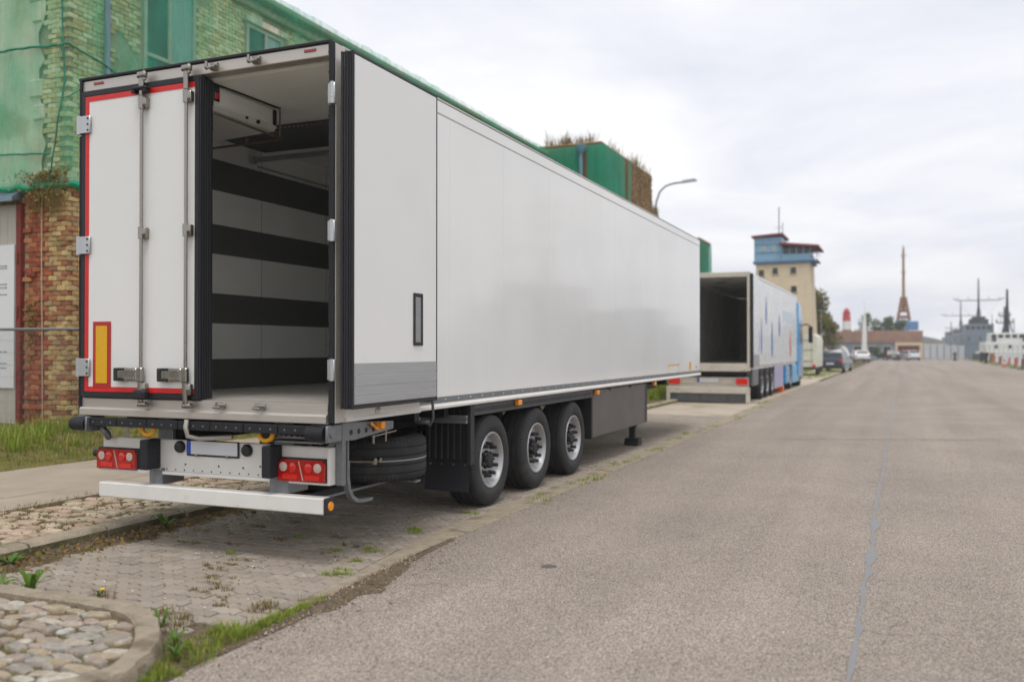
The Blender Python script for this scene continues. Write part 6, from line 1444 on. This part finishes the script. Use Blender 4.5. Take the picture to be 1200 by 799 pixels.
# growth in the cobbles and along the old kerb
gs = MB()
for i in range(1500):
    y = rnd(-1.6, 9); x = rnd(-4.1, -2.7)
    if fbm(x * 2.2, y * 2.2) > -0.08: tuft(gs, x, y, 0.06, 0.05, rnd(0.03, 0.075), 9, 0.006)
for i in range(900):
    y = rnd(-1.9, 8); tuft(gs, -2.4 + rnd(-0.07, 0.32) * (0.6 + 0.6 * abs(fbm(y * 1.5, 2))), y, 0.0, 0.035, rnd(0.02, 0.055) * (1 + max(0, fbm(y * 2, 7))), 8, 0.005)
for i in range(240):
    y = rnd(-2, 10); tuft(gs, -4.08 + rnd(-0.08, 0.12), y, 0.08, 0.05, rnd(0.03, 0.11), 9, 0.006)
stuff(gs.build('cobble_weeds', tan_m), 'olive and brown weeds between the cobbles and along the old kerb')
gi = MB()
for i in range(900):
    y = rnd(-3.2, -1.7); x = rnd(-2.3, 0.3)
    if inside(IP, x, y) and fbm(x * 3, y * 3) > -0.15: tuft(gi, x, y, 0.062, 0.03, rnd(0.015, 0.045), 6, 0.004)
stuff(gi.build('moss_tufts', tan_m), 'short olive tufts between the cobbles of the pavement nose')
# verge by the warehouse
gv = MB()
for i in range(5200):
    y = rnd(-3, 10) if i < 3800 else rnd(8, 45); x = rnd(-8.95, -6.62); dd = (-6.6 - x) / 2.4
    if fbm(x * 0.7 + 3, y * 0.6) < -0.12 + 0.3 * (x + 7.6) / 1.3 * 0.4: continue
    tuft(gv, x, y, lawn_z(x, y) - 0.02, 0.07, (0.08 + 0.34 * dd * max(0.15, 0.5 + fbm(x * 0.8, y * 0.8))) * rnd(0.5, 1.1), 7, 0.011)
for i in range(90):
    y = rnd(-2, 12); x = rnd(-8.9, -7.3); hh = rnd(0.25, 0.6)
    for k in range(5): tuft(gv, x + rnd(-0.2, 0.2), y + rnd(-0.2, 0.2), lawn_z(x, y) - 0.02, 0.12, hh, 9, 0.012)
stuff(gv.build('verge_grass', grass_m), 'rough green grass on the verge before the brick warehouse')
gv2 = MB()
for i in range(2600):
    y = rnd(-3, 12); x = rnd(-8.9, -6.55); tuft(gv2, x, y, lawn_z(x, y) - 0.02, 0.07, rnd(0.05, 0.2), 6, 0.01)
stuff(gv2.build('verge_dry_grass', tan_m), 'tan dry grass among the green on the warehouse verge')
gr_ = MB()
for i in range(1500):
    y = rnd(18, 46); x = rnd(-6.5, -3.1); tuft(gr_, x, y, 0.05, 0.12, rnd(0.25, 0.8), 7, 0.025)
for i in range(700):
    y = rnd(47, 80); x = rnd(-4.0, -0.2); tuft(gr_, x, y, 0.0, 0.15, rnd(0.06, 0.2), 6, 0.03)
for i in range(900):
    y = rnd(60, 150); x = rnd(12.75, 14.5); tuft(gr_, x, y, 0.0, 0.15, rnd(0.08, 0.3), 6, 0.04)
stuff(gr_.build('rough_grass', grass_m), 'tall rough grass beside the second truck and along the quay')
# broad-leaved weeds: countable plants
lf = Mleaf('weed_leaf', [lin(74, 108, 40), lin(98, 128, 48), lin(62, 94, 38)], 0.3, 0.45)
def leaf_strip(mb, base, ang, L, wd, rise):
    pts = []; 
    for i in range(6):
        t = i / 5; r_ = L * t; z = rise * math.sin(t * 2.2) ; w_ = wd * math.sin(math.pi * (0.12 + 0.86 * t)) * (1 + 0.25 * (i % 2))
        pts.append((base[0] + r_ * math.cos(ang), base[1] + r_ * math.sin(ang), base[2] + z, w_))
    vs = []
    for x, y, z, w_ in pts: vs += [(x - math.sin(ang) * w_ / 2, y + math.cos(ang) * w_ / 2, z + 0.004), (x, y, z), (x + math.sin(ang) * w_ / 2, y - math.cos(ang) * w_ / 2, z + 0.004)]
    fs = []
    for i in range(5):
        for q in (0, 1): a = i * 3 + q; fs.append((a, a + 1, a + 4, a + 3))
    mb.add(vs, fs)
def weed(x, y, z, n, L, label, rise=0.1, flower=False):
    w_ = thing('dandelion', label, 'weed', (x, y, z))
    for i in range(n):
        m_ = MB(); leaf_strip(m_, (x + rnd(-0.01, 0.01), y + rnd(-0.01, 0.01), z), 6.283 * i / n + rnd(-0.3, 0.3), L * rnd(0.7, 1.1), L * 0.22, rise * rnd(0.5, 1.3)); m_.build('leaf', lf, w_, smooth=180)
    if flower:
        MB().cyl((x, y, z), (x + 0.03, y, z + rise), 0.003, n=5).lathe([(0, 0), (0.014, 0.003), (0.016, 0.012), (0, 0.016)], (x + 0.03, y, z + rise), 'z', 8, m=1).build('flower', [lf, M('flower_yellow', lin(240, 206, 40), rough=0.7)], w_)
weed(-1.47, -1.42, 0.0, 9, 0.16, 'upright green dandelion against the back kerb of the cobbled nose', 0.13)
weed(-1.75, -1.43, 0.0, 8, 0.14, 'low green dandelion spreading beside the kerb of the cobbled nose', 0.07)
weed(-2.36, 0.72, 0.0, 8, 0.15, 'fresh green dandelion under the old kerb behind the trailer', 0.12)
weed(-2.38, -0.85, 0.0, 9, 0.16, 'flat green rosette in the gutter of the old kerb', 0.06)
weed(-1.0, -1.28, 0.0, 6, 0.05, 'tiny yellow flower among the paving blocks', 0.05, True)
weed(0.36, -2.02, 0.0, 9, 0.085, 'leafy green clump at the foot of the curved kerb', 0.08)
weed(0.2, -1.86, 0.0, 8, 0.1, 'small leafy rosette in the grass beside the curved kerb', 0.06)
weed(-0.13, -1.62, 0.0, 7, 0.09, 'reddish green rosette growing behind the curved kerb', 0.08)
# scraps of litter and fallen leaves on road and paving
lt = MB()
for i in range(420):
    x, y = (rnd(0.6, 9), rnd(-4.5, 12)); s_ = rnd(0.003, 0.013); a = rnd(0, 3); z = road_z(x) + 0.005
    lt.add([(x, y, z), (x + s_ * math.cos(a), y + s_ * math.sin(a), z + 0.003), (x + s_ * 1.2 * math.cos(a + 0.9), y + s_ * 1.2 * math.sin(a + 0.9), z + 0.004)], [(0, 1, 2)])
for i in range(60):
    x, y = (rnd(-2.3, 0), rnd(-1.3, 1.5)); s_ = rnd(0.005, 0.02); a = rnd(0, 3)
    lt.add([(x, y, 0.01), (x + s_ * math.cos(a), y + s_ * math.sin(a), 0.012), (x + s_ * 1.2 * math.cos(a + 0.9), y + s_ * 1.2 * math.sin(a + 0.9), 0.013)], [(0, 1, 2)])
stuff(lt.build('litter', M('litter_white', lin(226, 224, 220), rough=0.7)), 'white specks of litter scattered over asphalt and paving')
lv = MB()
for i in range(1500):
    y = rnd(-2, 6); x = -2.45 + abs(random.gauss(0, 0.2)); leaf_tri(lv, (x, y, 0.012 + rnd(0, 0.015)), rnd(0.015, 0.05))
for i in range(160):
    y = random.gauss(-0.5, 0.6); x = edge_x(y) + abs(random.gauss(0, 0.1)); leaf_tri(lv, (x, y, 0.015), rnd(0.008, 0.025))
for i in range(500): leaf_tri(lv, (rnd(-4.0, -2.7), rnd(-1.5, 6), 0.1), rnd(0.012, 0.04))
for i in range(160): leaf_tri(lv, (rnd(-2.2, 0.1), rnd(-1.3, 2.5), 0.008), rnd(0.008, 0.03))
stuff(lv.build('fallen_leaves', Mleaf('fallen_leaf', [lin(120, 92, 54), lin(150, 120, 66), lin(96, 76, 50), lin(136, 128, 70)], 0.15)), 'brown fallen leaves in the gutter and over the cobbles')
# weeds on the roofs
rg = MB()
for i in range(260):
    t = rnd(0, 1)
    if t < 0.45: x, y, z = rnd(-9.0, XG), YG - 0.05 + rnd(0, 0.5), HG + 0.12
    else: x, y, z = XG + 0.05 - rnd(0, 0.5), rnd(YG, 35.6), HG + 0.12
    if fbm(x * 0.9, y * 0.9) > 0.06: tuft(rg, x, y, z, 0.18, rnd(0.15, 0.9), 4, 0.022)
for i in range(160): tuft(rg, XW + 0.1 - rnd(0, 0.3), rnd(10, 27), EAVE - 0.01, 0.1, rnd(0.04, 0.25) * (1 if fbm(i, 2) > 0 else 0.4), 4, 0.02)
for i in range(70): tuft(rg, -6.9 - rnd(0, 1.2), 36.2 + rnd(0, 1.5), 8.2, 0.2, rnd(0.3, 0.9), 7, 0.03)
stuff(rg.build('roof_weeds', tan_m), 'dry weeds growing on the tops of the old netted walls')
MB_sh = MB().box(-9.5, -6.95, 35.65, 38, -0.1, 8.2).build('stair_stub', brown_b, WG)

def tree(name, label, x, y, H, Rc, cols, seed, n=3200, lsz=0.28, group=None):
    rs = random.Random(seed); t = thing(name, label, 'tree', (x, y, 0), group)
    tb = M('bark', lin(92, 80, 66), rough=0.95, var=0.3, scale=6, bump=0.6)
    tk = MB().tube([(x, y, -0.1), (x + 0.1, y, H * 0.25), (x - 0.05, y + 0.1, H * 0.5), (x + 0.1, y, H * 0.8)], [Rc * 0.09, Rc * 0.07, Rc * 0.05, 0.03], 8)
    cl = []
    for i in range(26):
        a = rs.uniform(0, 6.283); h = rs.uniform(0.3, 1.0); rr = Rc * (0.35 + 0.65 * math.sin(math.pi * min(1, 0.15 + 0.8 * h))) * rs.uniform(0.3, 0.95)
        c = (x + rr * math.cos(a), y + rr * math.sin(a), H * h * 0.95); cl.append((c, Rc * rs.uniform(0.2, 0.42)))
        s0 = (x, y, H * h * 0.55); mid = tuple((s0[k] + c[k]) / 2 + (0.1 if k == 2 else 0) for k in range(3)); tk.tube([s0, mid, c], [Rc * 0.03, Rc * 0.018, 0.012], 5)
    tk.build('trunk', tb, t, smooth=60)
    lvb = MB()
    for i in range(n):
        c, r_ = cl[rs.randrange(len(cl))]; d_ = Vector((rs.gauss(0, 1), rs.gauss(0, 1), rs.gauss(0, 0.8))).normalized() * r_ * rs.uniform(0.3, 1.0) ** 0.6
        p = Vector(c) + d_; q = Vector((rs.uniform(-1, 1), rs.uniform(-1, 1), rs.uniform(-0.6, 0.6))).normalized(); s_ = q.orthogonal().normalized() * lsz * 0.35
        L = lsz * rs.uniform(0.6, 1.2); lvb.add([p, p + q * L * 0.5 + s_, p + q * L, p + q * L * 0.5 - s_], [(0, 1, 2, 3)])
    lvb.build('crown', cols, t)
    return t
autumn = Mleaf('autumn_leaf', [lin(96, 96, 40), lin(130, 112, 52), lin(84, 88, 40), lin(112, 118, 50)], 0.3)
green = Mleaf('tree_leaf', [lin(72, 92, 52), lin(92, 112, 60), lin(104, 108, 66)], 0.3)
tree('autumn_tree', 'olive-brown tree standing beside the control tower', -4.7, 92, 7.2, 2.9, autumn, 3, 4200, 0.34)
tree('autumn_tree', 'smaller yellow-brown tree between the control tower and the beacon', -5.2, 112, 6.0, 2.6, autumn, 5, 3200, 0.32)
tree('green_tree', 'grey-green tree behind the workshop, beside the white mast', -2.2, 185, 8.6, 2.6, green, 9, 2600, 0.4)
tree('green_tree', 'round green tree behind the workshop between mast and crane', 1.0, 185, 7.8, 2.2, green, 11, 2600, 0.4)
tree('green_tree', 'dark green tree touching the light blue crane base', 3.6, 190, 8.2, 2.0, green, 13, 2600, 0.4)
tree('roadside_bush', 'small green bush at the foot of the workshop wall', 0.6, 141, 1.9, 0.9, green, 17, 1200, 0.2)
drop_tree(wheel0)
# ================================================================== harbour air
hz = MB().box(-300, 320, -120, 520, -3.5, 32).build('haze', [])
hm_ = bpy.data.materials.new('haze'); hm_.use_nodes = True
t_ = hm_.node_tree; t_.nodes.clear()
o_ = t_.nodes.new('ShaderNodeOutputMaterial'); v_ = t_.nodes.new('ShaderNodeVolumePrincipled')
v_.inputs['Color'].default_value = (0.94, 0.97, 1.0, 1); v_.inputs['Density'].default_value = 0.0008
t_.links.new(v_.outputs[0], o_.inputs['Volume'])
hz.data.materials.clear(); hz.data.materials.append(hm_)
stuff(hz, 'thin pale haze over the harbour road')
